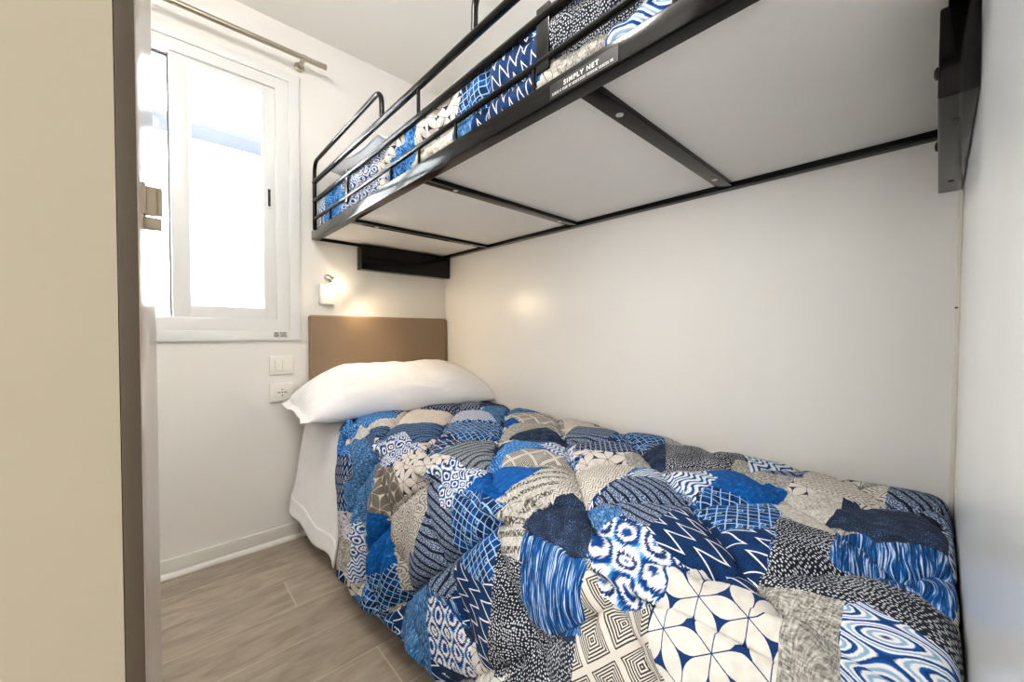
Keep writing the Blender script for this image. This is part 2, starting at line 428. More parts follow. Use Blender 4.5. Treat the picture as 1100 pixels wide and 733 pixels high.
# patches of the quilts: print, angle, scale, outline in metres across / along the cloth
PATCHES = [
 ('WEAVEB',20,1,[0.769,1.615,0.728,1.615,0.656,1.615,0.525,1.615,0.566,1.444,0.673,1.466,0.711,1.427,0.749,1.465,0.791,1.465,0.832,1.551,0.836,1.615]),
 ('LINENC',30,1,[0.673,1.466,0.583,1.437,0.596,1.38,0.665,1.389,0.73,1.394,0.784,1.38,0.781,1.48,0.749,1.465]),
 ('CREAM',10,1,[0.583,1.437,0.465,1.549,0.402,1.516,0.337,1.358,0.403,1.257,0.47,1.25,0.581,1.302,0.598,1.377]),
 ('ZZ',20,0.5,[0.419,1.511,0.239,1.615,0.154,1.613,0.056,1.568,0.224,1.323,0.342,1.304,0.362,1.319,0.398,1.418]),
 ('STRIPEB',30,1,[0.726,1.399,0.643,1.373,0.561,1.338,0.472,1.261,0.458,1.23,0.598,1.105,0.632,1.102,0.677,1.093,0.656,1.199,0.687,1.233,0.749,1.295]),
 ('ARC',0,1,[0.687,1.233,0.648,1.216,0.672,1.084,0.687,1.015,0.749,1.086,0.779,1.135,0.784,1.216,0.757,1.256,0.723,1.243]),
 ('ZZ',-20,0.7,[0.677,1.036,0.574,1.121,0.542,1.097,0.547,1.021,0.533,0.984,0.59,0.946,0.672,0.969,0.69,1.01]),
 ('LEAFC',15,1,[0.778,1.081,0.714,1.097,0.694,1.045,0.692,0.974,0.661,0.927,0.68,0.882,0.742,0.9,0.788,0.95,0.839,1.003,0.802,1.041]),
 ('LEAFG',10,1,[0.856,1.188,0.781,1.24,0.779,1.148,0.764,1.084,0.791,1.014,0.824,0.991,0.921,1.11,0.914,1.148,0.908,1.199]),
 ('DENIM',0,1,[0.781,1.48,0.726,1.399,0.745,1.299,0.779,1.233,0.855,1.181,0.906,1.247,0.959,1.202,0.986,1.373,0.969,1.475,0.899,1.482,0.817,1.364]),
 ('ZZ',80,0.55,[0.831,1.615,0.815,1.511,0.844,1.442,0.884,1.475,0.913,1.48,0.961,1.465,0.99,1.51,0.99,1.615]),
 ('LEAFW',10,1,[1.014,1.615,0.984,1.51,0.979,1.451,0.993,1.37,1.072,1.321,1.089,1.345,1.154,1.615,1.068,1.615]),
 ('IKAT',10,0.6,[0.99,1.397,0.954,1.202,0.979,1.169,1.061,1.307,1.068,1.345]),
 ('BLUE',60,1,[0.913,1.209,0.908,1.136,0.916,1.04,0.993,1.005,1.008,0.996,1.049,1.027,1.113,1.256,1.024,1.195,0.971,1.176]),
 ('SCRIB',20,1,[0.921,1.11,0.743,0.912,0.807,0.893,0.843,0.877,0.938,0.884,0.943,0.889,0.943,0.917,1.068,0.938,1.08,0.983,1.008,1.0,0.945,1.046]),
 ('STRIPEN',-81.2,1,[0.807,0.894,0.742,0.908,0.718,0.87,0.786,0.801,0.788,0.742,0.882,0.737,0.882,0.73,0.957,0.818,1.068,0.922,1.056,0.948,0.942,0.917,0.937,0.884,0.841,0.877]),
 ('ARC',15,1,[0.742,0.908,0.713,0.908,0.685,0.891,0.663,0.896,0.665,0.855,0.658,0.791,0.655,0.761,0.682,0.746,0.73,0.765,0.745,0.775,0.776,0.756,0.79,0.805,0.728,0.868]),
 ('STRIPEG',-174.6,1,[0.682,0.953,0.6,0.955,0.487,0.931,0.627,0.791,0.658,0.763,0.668,0.851,0.667,0.891]),
 ('LATT',10,1,[0.745,0.775,0.728,0.761,0.718,0.711,0.726,0.646,0.72,0.62,0.75,0.611,0.79,0.644,0.872,0.725,0.856,0.739,0.776,0.76]),
 ('LATT',30,1,[0.884,0.734,0.853,0.704,0.8,0.651,0.762,0.616,0.819,0.592,0.855,0.585,0.878,0.616,0.884,0.661,0.889,0.696]),
 ('BLUEB',40,1,[0.721,0.708,0.728,0.761,0.685,0.749,0.648,0.763,0.608,0.73,0.585,0.637,0.651,0.63,0.728,0.644]),
 ('GREYC',-152.3,1,[0.726,0.646,0.651,0.63,0.586,0.635,0.523,0.609,0.518,0.571,0.602,0.53,0.673,0.537,0.714,0.538,0.743,0.592,0.752,0.609,0.723,0.616]),
 ('GREYC',70,1,[0.764,0.621,0.74,0.592,0.709,0.542,0.747,0.554,0.75,0.528,0.788,0.518,0.8,0.523,0.796,0.547,0.81,0.601]),
 ('NAVY',0,1,[0.747,0.554,0.709,0.542,0.665,0.542,0.605,0.531,0.619,0.483,0.651,0.445,0.69,0.4,0.714,0.385,0.733,0.381,0.743,0.4,0.75,0.417,0.747,0.481,0.75,0.53]),
 ('DENIM',40,1,[0.619,0.483,0.608,0.469,0.631,0.426,0.61,0.407,0.639,0.385,0.656,0.39,0.689,0.402,0.655,0.443]),
 ('STRIPEN',-77.4,1,[0.608,0.473,0.555,0.473,0.465,0.473,0.432,0.438,0.424,0.357,0.508,0.317,0.591,0.326,0.629,0.324,0.644,0.328,0.644,0.381,0.615,0.405,0.634,0.424]),
 ('WAVE',45,0.8,[0.491,0.474,0.422,0.474,0.345,0.464,0.357,0.423,0.427,0.341,0.46,0.322,0.439,0.35,0.434,0.404,0.455,0.449]),
 ('CHEV',20,1,[0.569,0.635,0.54,0.625,0.487,0.606,0.417,0.502,0.403,0.49,0.484,0.476,0.62,0.481,0.61,0.526,0.67,0.54,0.543,0.587]),
 ('LEAFC',35,1.2,[0.461,0.632,0.378,0.652,0.349,0.627,0.308,0.552,0.354,0.518,0.417,0.499,0.494,0.597]),
 ('LINEN',10,1,[0.342,0.566,0.28,0.554,0.345,0.464,0.419,0.483,0.419,0.5]),
 ('NAVY',30,1,[0.279,0.557,0.145,0.554,0.13,0.544,0.354,0.431,0.321,0.493]),
 ('DOT',20,1,[0.149,0.544,0.133,0.506,0.065,0.485,0.055,0.362,0.118,0.345,0.202,0.364,0.267,0.348,0.347,0.39,0.359,0.438]),
 ('ZZ',20,0.5,[0.241,0.713,0.174,0.649,0.205,0.566,0.299,0.557,0.359,0.583,0.395,0.704,0.359,0.716]),
 ('LATT',30,1,[0.193,0.711,0.056,0.69,0.051,0.575,0.14,0.549,0.214,0.564,0.197,0.639]),
 ('STRIPEN',-117.6,1,[0.255,0.834,0.178,0.849,0.109,0.765,0.147,0.716,0.255,0.697,0.367,0.727]),
 ('CREAM',0,1,[0.051,1.021,0.056,0.922,0.06,0.77,0.055,0.713,0.123,0.758,0.164,0.853,0.243,0.844]),
 ('BLUE',0,1,[0.055,0.72,0.055,0.694,0.051,0.578,0.056,0.585]),
 ('LINEN',0,1,[0.053,0.594,0.053,0.575,0.063,0.483,0.062,0.48,0.145,0.5,0.14,0.55]),
 ('WAVE',20,0.7,[0.439,1.257,0.33,1.328,0.234,1.318,0.318,1.117,0.453,1.186]),
 ('LATT',10,1,[0.542,1.166,0.441,1.237,0.313,1.122,0.328,1.06,0.436,0.962,0.561,0.986,0.545,1.086]),
 ('DENIM',0,1,[0.234,1.318,0.063,1.373,0.253,1.131,0.292,1.145,0.265,1.242]),
 ('NAVY',0,1,[0.051,1.553,0.062,1.383,0.053,1.361,0.219,1.335]),
 ('BLUE',0,1,[0.279,1.117,0.239,1.109,0.26,1.043,0.369,1.005]),
 ('GREEK',20,1,[0.229,1.159,0.115,1.209,0.103,1.138,0.051,1.017,0.255,0.834,0.291,0.905,0.215,1.0,0.265,1.043,0.244,1.103]),
 ('LINEN',10,1,[0.405,0.984,0.26,1.048,0.234,0.969,0.27,0.908,0.395,0.908,0.439,0.913,0.497,0.905]),
 ('NAVY',0,1,[0.434,0.924,0.285,0.903,0.28,0.808,0.352,0.749,0.429,0.798,0.465,0.848]),
 ('WEAVEB',10,1,[0.545,0.862,0.455,0.879,0.432,0.794,0.453,0.76,0.502,0.785,0.574,0.78,0.62,0.758,0.655,0.768]),
 ('WAVE',0,0.9,[0.444,0.785,0.342,0.758,0.388,0.694,0.453,0.649,0.463,0.715]),
 ('GREEK',15,1,[0.627,0.753,0.566,0.791,0.491,0.787,0.467,0.732,0.46,0.675,0.475,0.621,0.526,0.604,0.562,0.627,0.62,0.72]),
 ('DENIM',0,1,[0.123,1.278,0.055,1.299,0.05,1.178,0.06,1.002,0.073,1.107,0.156,1.169,0.219,1.164]),
 ('WAVE',15,1,[0.362,0.423,0.354,0.386,0.299,0.362,0.314,0.329,0.381,0.326,0.434,0.336,0.446,0.347]),
 ('BLUE',0,1,[0.313,0.366,0.21,0.319,0.232,0.264,0.28,0.205,0.395,0.213,0.388,0.269,0.398,0.324,0.342,0.329]),
 ('LATT',-106.6,1,[0.47,0.324,0.422,0.331,0.39,0.328,0.383,0.271,0.388,0.215,0.417,0.182,0.456,0.184,0.502,0.182,0.535,0.205,0.542,0.245,0.508,0.288]),
 ('LINEN',20,1,[0.234,0.355,0.121,0.36,0.12,0.331,0.145,0.307,0.212,0.257,0.296,0.191,0.255,0.234,0.239,0.262,0.231,0.307]),
 ('WAVE',10,1,[0.055,0.366,0.055,0.336,0.055,0.293,0.046,0.236,0.058,0.234,0.157,0.226,0.154,0.274,0.15,0.317]),
 ('LEAFC',30,1.4,[0.161,0.229,0.048,0.239,0.053,0.258,0.072,0.189,0.053,0.15,0.055,0.103,0.092,0.11,0.132,0.132,0.068,0.191]),
 ('CHEV',-15,1,[0.239,0.208,0.125,0.203,0.068,0.191,0.115,0.134,0.056,0.061,0.265,0.065,0.224,0.106,0.241,0.125,0.251,0.162]),
 ('LINEN',0,1,[0.055,0.108,0.056,0.056,0.056,0.063,0.092,0.113]),
 ('STRIPEN',-35.2,1,[0.055,0.065,0.056,0.056,0.056,0.027,0.055,-0.008,0.06,-0.025,0.25,-0.025,0.231,-0.011,0.253,0.035,0.267,0.067]),
 ('NAVY',0,1,[0.234,0.127,0.224,0.106,0.263,0.063,0.243,0.035,0.224,-0.011,0.383,-0.011,0.426,0.056,0.41,0.07,0.383,0.132,0.352,0.122]),
 ('LINENC',30,1,[0.39,0.217,0.284,0.207,0.282,0.182,0.248,0.162,0.231,0.127,0.352,0.122,0.383,0.132,0.403,0.112,0.451,0.108,0.458,0.139,0.443,0.181]),
 ('WAVE',0,1,[0.229,-0.011,0.226,-0.025,0.439,-0.025,0.431,-0.025,0.383,-0.011]),
 ('STRK',-96.7,1,[0.4,0.112,0.405,0.093,0.41,0.07,0.422,0.056,0.378,-0.011,0.422,-0.025,0.542,-0.022,0.537,0.003,0.555,0.034,0.538,0.06,0.518,0.072,0.533,0.106,0.487,0.108]),
 ('CHEV',80,1,[0.422,-0.025,0.434,-0.025,0.579,-0.025,0.581,-0.025,0.53,-0.022]),
 ('BLUE',0,1,[0.578,-0.025,0.576,-0.025,0.663,-0.025,0.67,-0.025]),
 ('DOT',20,1,[0.479,0.184,0.455,0.182,0.449,0.108,0.526,0.106,0.526,0.077,0.538,0.058,0.555,0.034,0.538,-0.023,0.649,-0.025,0.644,-0.001,0.627,0.044,0.637,0.074,0.636,0.089,0.649,0.137,0.639,0.156,0.631,0.167,0.532,0.17]),
 ('LINEN',10,1,[0.672,0.167,0.636,0.167,0.637,0.156,0.644,0.134,0.636,0.072,0.687,0.07,0.737,0.063,0.767,0.118,0.708,0.12,0.672,0.127]),
 ('OVAL',-93.9,0.7,[0.648,0.072,0.622,0.058,0.627,0.044,0.644,-0.001,0.649,-0.025,0.69,-0.025,0.754,0.065,0.699,0.068]),
 ('HEX',-92.8,1,[0.766,0.267,0.75,0.267,0.73,0.26,0.713,0.26,0.673,0.245,0.665,0.232,0.675,0.191,0.675,0.174,0.67,0.127,0.708,0.12,0.764,0.118,0.786,0.118,0.843,0.207,0.822,0.245,0.808,0.264,0.788,0.269],(0.716, 0.219)),
 ('ZZ',-173.9,1,[0.627,0.326,0.59,0.328,0.513,0.319,0.508,0.288,0.542,0.25,0.532,0.207,0.502,0.177,0.549,0.174,0.632,0.165,0.675,0.165,0.677,0.191,0.667,0.232,0.673,0.245,0.68,0.26,0.684,0.281,0.682,0.305,0.658,0.333]),
 ('IKAT',35,1,[0.713,0.393,0.68,0.4,0.649,0.391,0.649,0.333,0.675,0.296,0.675,0.26,0.714,0.26,0.737,0.26,0.774,0.293,0.781,0.315,0.783,0.359,0.74,0.378,0.737,0.393]),
 ('GREEK',-135,1,[0.808,0.385,0.779,0.388,0.74,0.391,0.74,0.378,0.779,0.359,0.781,0.317,0.773,0.293,0.752,0.272,0.788,0.269,0.8,0.264,0.822,0.245,0.843,0.207,0.955,0.379,0.865,0.383],(0.841, 0.317)),
 ('STRK',-97.9,1,[0.762,0.535,0.75,0.531,0.745,0.481,0.749,0.421,0.738,0.391,0.784,0.385,0.844,0.378,0.846,0.372,0.875,0.416,0.889,0.461,0.89,0.495,0.856,0.516,0.798,0.525]),
 ('DOT',85,1,[0.808,0.602,0.798,0.556,0.796,0.521,0.855,0.514,0.885,0.499,0.889,0.461,0.875,0.414,0.95,0.476,0.986,0.514,1.008,0.533,1.022,0.571,0.909,0.576,0.855,0.588]),
 ('DOT',40,1,[1.019,0.538,0.972,0.5,0.877,0.412,0.86,0.381,0.95,0.371,1.073,0.554]),
 ('ZZ',176.1,1,[0.885,0.734,0.884,0.69,0.884,0.663,0.877,0.616,0.855,0.585,0.899,0.575,1.02,0.568,1.029,0.602,1.029,0.639,1.017,0.704,0.998,0.718,0.972,0.753,0.942,0.758]),
 ('IKAT',70,0.8,[1.01,0.81,0.995,0.791,0.998,0.746,1.017,0.708,1.044,0.675,1.08,0.654,1.116,0.658,1.133,0.777,1.08,0.803]),
 ('STRIPEN',20,1,[0.95,0.805,0.918,0.766,0.882,0.73,0.969,0.744,0.984,0.756,0.984,0.818]),
 ('DENIM',50,1,[1.07,0.908,0.99,0.825,1.005,0.803,1.063,0.801,1.085,0.891]),
 ('DENIM',90,1,[1.116,0.965,1.06,0.891,1.061,0.801,1.131,0.779,1.195,0.766,1.195,0.827,1.188,0.95]),
 ('LATT',20,1,[1.114,1.273,1.048,1.029,1.007,1.002,1.08,0.976,1.072,0.927,1.181,1.065,1.195,1.148]),
 ('WAVE',80,0.7,[1.092,1.358,0.998,1.19,1.104,1.235,1.14,1.207,1.138,1.335]),
 ('LINEN',20,1,[1.096,1.615,1.022,1.325,1.08,1.328,1.154,1.47,1.154,1.615]),
 ('HEX',0,0.6,[1.044,0.673,1.024,0.601,1.019,0.569,1.007,0.531,1.063,0.538,1.142,0.646]),
]
BUNKP = [
 ('OVAL',100,1,[-0.01,0.406,0.005,0.386,0.03,0.368,0.033,0.323,0.053,0.311,0.018,0.254,-0.004,0.265,-0.01,0.31,-0.01,0.395,-0.01,0.417]),
 ('LINEN',80,1,[0.027,0.504,0.044,0.476,0.033,0.368,0.005,0.386,-0.01,0.406,-0.01,0.45,0.007,0.463]),
 ('HEX',10,0.9,[-0.004,0.54,0.014,0.528,0.027,0.504,0.01,0.463,-0.01,0.446,-0.01,0.476,-0.01,0.534]),
 ('DOT',80,1,[0.069,0.499,0.117,0.495,0.132,0.464,0.074,0.297,0.042,0.311,0.033,0.368,0.036,0.455]),
 ('ZZ',70,0.8,[0.134,0.678,0.134,0.616,0.135,0.569,0.137,0.524,0.117,0.495,0.069,0.499,0.015,0.523,-0.01,0.547,-0.009,0.693,0.01,0.746,0.039,0.721,0.049,0.661]),
 ('LATT',80,1,[0.109,0.776,0.134,0.728,0.134,0.678,0.049,0.661,0.039,0.721,0.028,0.764,0.059,0.803]),
 ('LEAFC',20,1,[0.083,1.01,0.167,0.994,0.182,0.887,0.169,0.764,0.098,0.776,0.055,0.795,0.044,0.887]),
 ('WEAVEB',80,1,[0.107,1.157,0.141,1.095,0.154,0.994,0.081,1.005,0.014,1.038,0.007,1.158,0.058,1.183]),
 ('LINENC',30,1,[0.008,1.038,0.074,1.0,0.044,0.887,0.055,0.795,0.005,0.803,-0.008,0.887,-0.01,1.01]),
 ('DENIM',80,1,[0.008,0.811,0.051,0.795,0.039,0.721,0.006,0.735,-0.004,0.764]),
 ('LEAFC',20,1,[0.011,1.283,0.103,1.252,0.142,1.083,0.101,1.06,0.058,1.183,-0.001,1.158]),
 ('IKAT',0,0.55,[-0.01,1.601,0.088,1.579,0.148,1.481,0.199,1.335,0.177,1.083,0.141,1.095,0.101,1.245,0.009,1.275,-0.01,1.378]),
 ('LEAFW',30,1,[-0.01,1.42,0.0,1.378,0.005,1.261,0.004,1.158,-0.01,1.191]),
 ('WEAVEB',0,1,[-0.01,1.782,0.131,1.743,0.148,1.598,0.083,1.559,-0.01,1.581]),
 ('WAVE',0,1,[-0.005,1.954,0.143,1.951,0.154,1.829,0.131,1.743,-0.01,1.783]),
]
def rebase(o, loc):
    o.data.transform(Matrix.Translation(-Vector(loc))); o.location = loc
    return o

# ------------------------------------------------------------------ room shell
XR, YB = -0.62, -0.9
struct(finish('floor', boxes((-1.6, XW + .1, -1.7, YH + .1, -.06, 0)), M['floor'], smooth=False))
struct(finish('ceiling', boxes((-1.6, XW + .1, -1.7, YH + .1, ZC, ZC + .06)), M['ceiling'], smooth=False))
WX0, WX1, WZ0, WZ1 = -.335, .450, .925, 2.022          # window opening in the head wall
struct(finish('wall_head', boxes((-1.6, WX0, YH, YH + .09, 0, ZC), (WX1, XW + .1, YH, YH + .09, 0, ZC),
                                 (WX0, WX1, YH, YH + .09, 0, WZ0), (WX0, WX1, YH, YH + .09, WZ1, ZC)), M['wall'], smooth=False))
struct(finish('wall_right', boxes((XW, XW + .08, YF - .06, YH, 0, ZC)), M['wall'], smooth=False))
struct(finish('wall_foot', boxes((.185, XW, YF - .06, YF, 0, ZC)), M['wall_gloss'], smooth=False))
struct(finish('wall_left', boxes((XL - .08, XL, .24, YH, 0, ZC)), M['wall'], smooth=False))
struct(finish('wall_back', boxes((-1.6, XW + .1, -1.76, -1.7, 0, ZC)), M['wall'], smooth=False))
struct(finish('wall_corridor_left', boxes((-1.66, -1.6, -1.7, YH, 0, ZC)), M['wall'], smooth=False))
struct(finish('wall_corridor_right', boxes((XW + .08, XW + .14, -1.7, YF - .06, 0, ZC)), M['wall'], smooth=False))
bm = boxes((XL, .47, YH - .013, YH, 0, .0665, .004), (.47, XW, YH - .013, YH, 0, .0665, .004))
b = struct(finish('baseboard_head', bm, M['skirting']))
bm = bmesh.new()                                        # quarter-round bead at the foot of the skirting
prof = [(0, 0), (-.016, 0), (-.0155, .006), (-.011, .0125), (-.005, .0155), (0, .016)]
rings = [[bm.verts.new((x, YH - .013 + py, pz)) for py, pz in prof] for x in (XL, XW)]
for i in range(len(prof) - 1): bm.faces.new((rings[0][i], rings[1][i], rings[1][i + 1], rings[0][i + 1]))
finish('floor_bead', bm, M['skirting'], b)
# corner bead between long wall and foot wall, with its two little screws
bm = bmesh.new(); box(bm, XW - .006, XW, YF, YF + .0025, 0.0, ZC, .001); box(bm, XW - .0025, XW, YF, YF + .007, 0.0, ZC, .001)
ct = struct(finish('trim_1', bm, plain('cream_corner_bead', srgb(232, 226, 214), .4)))
for dx, dy, ax in ((-.0045, .0026, (0, 1, 0)), (-.0026, .0052, (-1, 0, 0))):
    bm = bmesh.new(); lathe(bm, (XW + dx, YF + dy, .985), ax, [(.0018, 0), (.0018, .0008), (.001, .0011)], 10)
    finish('screw', bm, M['dark'], ct)

# ------------------------------------------------------------------ window
win = struct(bpy.data.objects.new('window_1', None)); COL.objects.link(win); win.location = (.06, YH, WZ0)
def frame_bm(x0, x1, z0, z1, y0, y1, l, r, bt, tp, bev=.003):
    """four mitre-like members round an opening: widths left, right, bottom, top"""
    bm = bmesh.new()
    box(bm, x0, x0 + l, y0, y1, z0, z1, bev); box(bm, x1 - r, x1, y0, y1, z0, z1, bev)
    box(bm, x0 + l - bev, x1 - r + bev, y0 + .0004, y1, z0, z0 + bt, bev); box(bm, x0 + l - bev, x1 - r + bev, y0 + .0004, y1, z1 - tp, z1, bev)
    return bm
finish('casing', frame_bm(-.372, .487, .888, 2.057, YH - .014, YH + .002, .045, .042, .041, .040, .004), M['upvc'], win)
finish('frame', frame_bm(WX0, WX1, WZ0, WZ1, YH - .006, YH + .075, .045, .055, .056, .050, .004), M['upvc'], win)
s1 = finish('sash', frame_bm(.052, .397, .978, 1.974, YH + .006, YH + .036, .056, .046, .050, .040, .004), M['upvc'], win)
finish('pane', boxes((.104, .355, YH + .019, YH + .025, 1.024, 1.938)), M['glass'], s1, smooth=False)
finish('bead', frame_bm(.100, .357, 1.020, 1.942, YH + .010, YH + .019, .008, .008, .008, .008, .002), M['upvc'], s1)
bm = bmesh.new()
box(bm, .364, .379, YH + .001, YH + .007, 1.455, 1.545, .002)
h = finish('handle', bm, M['upvc'], s1)
bm = boxes((.3665, .3765, YH - .0005, YH + .003, 1.464, 1.537, .0025, 3)); finish('grip', bm, M['dark'], h)
s2 = finish('sash', frame_bm(-.30, .115, .962, 1.985, YH + .040, YH + .066, .05, .066, .016, .016, .003), M['upvc'], win)
finish('pane', boxes((-.255, .052, YH + .050, YH + .056, .975, 1.972)), M['glass'], s2, smooth=False)
finish('gasket', frame_bm(-.253, .0495, .9775, 1.9695, YH + .036, YH + .050, .0035, .0035, .0035, .0035, .0008), M['gasket'], s2)
# maker's sticker on the casing, illegible print in two columns
bm = boxes((.379, .432, YH - .0148, YH - .0139, .9005, .924))
st = finish('sticker', bm, plain('sticker_paper', srgb(214, 213, 210), .4), win, smooth=False)
bm = bmesh.new(); rr = random.Random(3)
for row in range(4):
    x = .382
    while x < .428:
        w = rr.uniform(.002, .006)
        if not .397 < x < .402: box(bm, x, min(x + w, .430), YH - .0151, YH - .0147, .9195 - row * .005, .9195 - row * .005 + (.0032 if row else .004))
        x += w + .0016
finish('print', bm, M['gasket'], st, smooth=False)

# ------------------------------------------------------------------ what the window looks out on
nb = struct(bpy.data.objects.new('exterior_house', None)); COL.objects.link(nb); nb.location = (1.0, 4.5, 0)
finish('wall', boxes((-5, 7, 4.62, 4.9, -.6, 2.735)), M['stone'], nb, smooth=False)
finish('eave', boxes((-5.2, 7.2, 4.30, 4.62, 2.675, 2.735, .01)), M['eave'], nb)
finish('roof', boxes((-5.2, 7.2, 4.34, 6.5, 2.735, 2.78, .01)), M['stone'], nb)
gr = struct(finish('ground', boxes((-8, 10, YH + .1, 14, -.7, -.6)), M['stone'], smooth=False))

# ------------------------------------------------------------------ door leaf at the near left edge
DY = .30
door = struct(bpy.data.objects.new('door_1', None)); COL.objects.link(door); door.location = (-.3, DY, 0)
TOP = 2.04
xa = -.0462 * DY; xb = -.0185 * DY      # cream face ends / dark profile ends
yb = DY * 1.235; xe = .0030 * yb
def prism(poly, z0, z1, bev=0):
    bm = bmesh.new()
    lo = [bm.verts.new((x, y, z0)) for x, y in poly]; hi = [bm.verts.new((x, y, z1)) for x, y in poly]
    fs = [bm.faces.new(lo[::-1]), bm.faces.new(hi)]
    n = len(poly)
    for i in range(n): fs.append(bm.faces.new((lo[i], lo[(i + 1) % n], hi[(i + 1) % n], hi[i])))
    bmesh.ops.recalc_face_normals(bm, faces=bm.faces)
    if bev: bmesh.ops.bevel(bm, geom=list({e for f in bm.faces for e in f.edges}), offset=bev, segments=2, profile=.6, affect='EDGES')
    return bm
finish('leaf', prism([(XL + .01, DY), (xa - .0004, DY), (xa + .004, yb), (XL + .01, yb)], .012, TOP), M['door_face'], door, smooth=False)
finish('edge_profile', prism([(xa, DY - .0008), (xb - .0004, DY - .0008), (xb - .0004, DY + .004), (xa, DY + .004)], .012, TOP, .0004), M['taupe'], door)
finish('edge_strip', prism([(xb - .0004, DY - .0004), (xb, DY), (xe, yb), (xe - .01, yb + .001), (xb - .006, DY + .004)], .012, TOP, .0003), M['taupe_gloss'], door)
# latch keeper with a folded plate on the strip
ym = DY * 1.06
def edge_x(y): return xb + (xe - xb) * (y - DY) / (yb - DY)
z1, z0, zm = 1.0163, 0.9906, 0.9976
bm = bmesh.new(); X = edge_x(ym)
box(bm, X - .001, X + .0012, ym - .004, ym + .024, zm + .0006, z1, .0004)
box(bm, X, X + .0085, ym - .0005, ym + .0015, zm + .0006, z1 - .001, .0004)
box(bm, X + .0062, X + .0085, ym - .003, ym + .0012, zm + .0006, z1 - .002, .0004)
k = finish('latch_plate', bm, M['steel'], door)
bm = bmesh.new(); box(bm, X, X + .0082, ym - .0005, ym + .006, z0, zm - .0004, .0006)
finish('latch_bolt', bm, M['steel'], k)

# ------------------------------------------------------------------ ceiling lamp of the room (over the aisle)
cl = thing('ceiling_lamp', (-.10, .66, ZC), 'round flat ceiling lamp above the aisle beside the bunk', 'ceiling lamp')
bm = bmesh.new(); lathe(bm, (-.10, .66, ZC), (0, 0, -1), [(.15, 0), (.152, .02), (.146, .026)], 40); finish('base', bm, M['plastic'], cl)
n = NT('lit_diffuser', .4); n.b.inputs['Emission Color'].default_value = (1, .95, .88, 1); n.b.inputs['Emission Strength'].default_value = 3.0; n.color((.9, .9, .88, 1))
bm = bmesh.new(); lathe(bm, (-.10, .66, ZC - .024), (0, 0, -1), [(.142, 0), (.138, .014), (.11, .024), (.06, .029), (.0, .030)], 40); finish('diffuser', bm, n.m, cl)

# ------------------------------------------------------------------ curtain rod
cr = thing('curtain_rod', (.2, YH, 2.10), 'brushed steel curtain rod with end bracket above the window', 'curtain rod')
RZ, RY = 2.104, 1.868
bm = bmesh.new(); tube(bm, [(-.50, RY, RZ), (.574, RY, RZ)], .0108, 20); rod = finish('rod', bm, M['steel'], cr)
bm = bmesh.new()
for gx in (.548, .556, .564): lathe(bm, (gx, RY, RZ), (1, 0, 0), [(.0110, 0), (.0120, .001), (.0120, .003), (.0110, .004)], 20)
lathe(bm, (.574, RY, RZ), (1, 0, 0), [(.0108, -.001), (.0121, .0), (.0121, .006), (.008, .0085)], 20); finish('finial', bm, M['steel'], rod)
for bx in (.492, -.40):
    bm = bmesh.new(); lathe(bm, (bx, YH, RZ), (0, -1, 0), [(.021, 0), (.021, .004), (.018, .007), (.0085, .009), (.0085, YH - RY - .004)], 24)
    lathe(bm, (bx - .008, RY, RZ), (1, 0, 0), [(.0118, 0), (.0126, .002), (.0126, .014), (.0118, .016)], 20)
    finish('bracket', bm, M['steel'], cr)

# ------------------------------------------------------------------ switch and socket
def plate(name, label, cat, z):
    t = thing(name, (.411, YH, z), label, cat)
    finish('cover_plate', boxes((.364, .458, YH - .009, YH, z - .041, z + .041, .0035, 3)), M['plastic'], t)
    finish('inner_frame', boxes((.383, .439, YH - .0105, YH - .008, z - .0245, z + .0245, .001)), M['plastic'], t)
    return t
sw = plate('light_switch', 'white two-rocker light switch on the wall above the socket', 'light switch', .779)
for x0, x1 in ((.386, .4100), (.4122, .4365)):
    bm = boxes((x0, x1, YH - .0135, YH - .009, .779 - .0225, .779 + .0225, .0012)); finish('rocker', bm, M['plastic'], sw)
so = plate('wall_socket', 'white round-faced power socket on the wall beside the pillow', 'power socket', .660)
bm = bmesh.new(); lathe(bm, (.411, YH - .0105, .660), (0, -1, 0), [(.0215, 0), (.0215, .0016), (.020, .0022), (.0195, .0006), (.0, .0006)], 32); f = finish('socket_face', bm, M['plastic'], so)
bm = bmesh.new()
for dx, dz in ((-.0095, 0), (0, 0), (.0095, 0), (0, -.0135), (0, .0135)): lathe(bm, (.411 + dx, YH - .0108, .660 + dz), (0, -1, 0), [(.0027, 0), (.0027, .0006), (.0024, .0008)], 14)
for s in (-1, 1): box(bm, .411 + s * .0155 - .0025, .411 + s * .0155 + .0025, YH - .0122, YH - .0105, .658, .662, .0004)
finish('contact_hole', bm, M['dark'], f)

# ------------------------------------------------------------------ wall lamp
wl = thing('wall_lamp', (.60, YH, 1.10), 'small white wall lamp with chrome head and lit bare bulb above the headboard', 'wall lamp')
bm = boxes((.563, .630, YH - .026, YH, 1.052, 1.150, .010, 4)); base = finish('base', bm, M['plastic'], wl)
bm = bmesh.new(); lathe(bm, (.600, YH - .026, 1.092), (0, -1, 0), [(.016, 0), (.016, .0016), (.012, .002)], 24)
for dx in (-.011, .011): box(bm, .600 + dx - .003, .600 + dx + .003, YH - .030, YH - .025, 1.120, 1.136, .001)
finish('switch_dial', bm, M['plastic'], base)
bm = bmesh.new(); lathe(bm, (.606, YH - .026, 1.078), (0, -1, 0), [(.003, 0), (.003, .0008), (.002, .001)], 10); finish('dial_mark', bm, M['dark'], base)
bm = bmesh.new(); tube(bm, bend([(.596, YH - .012, 1.145), (.590, YH - .035, 1.172), (.596, YH - .062, 1.176)], .02), .005, 12); finish('arm', bm, M['chrome'], wl)
ax = Vector((.070, -.030, -.052)).normalized(); o0 = Vector((.575, YH - .055, 1.182))
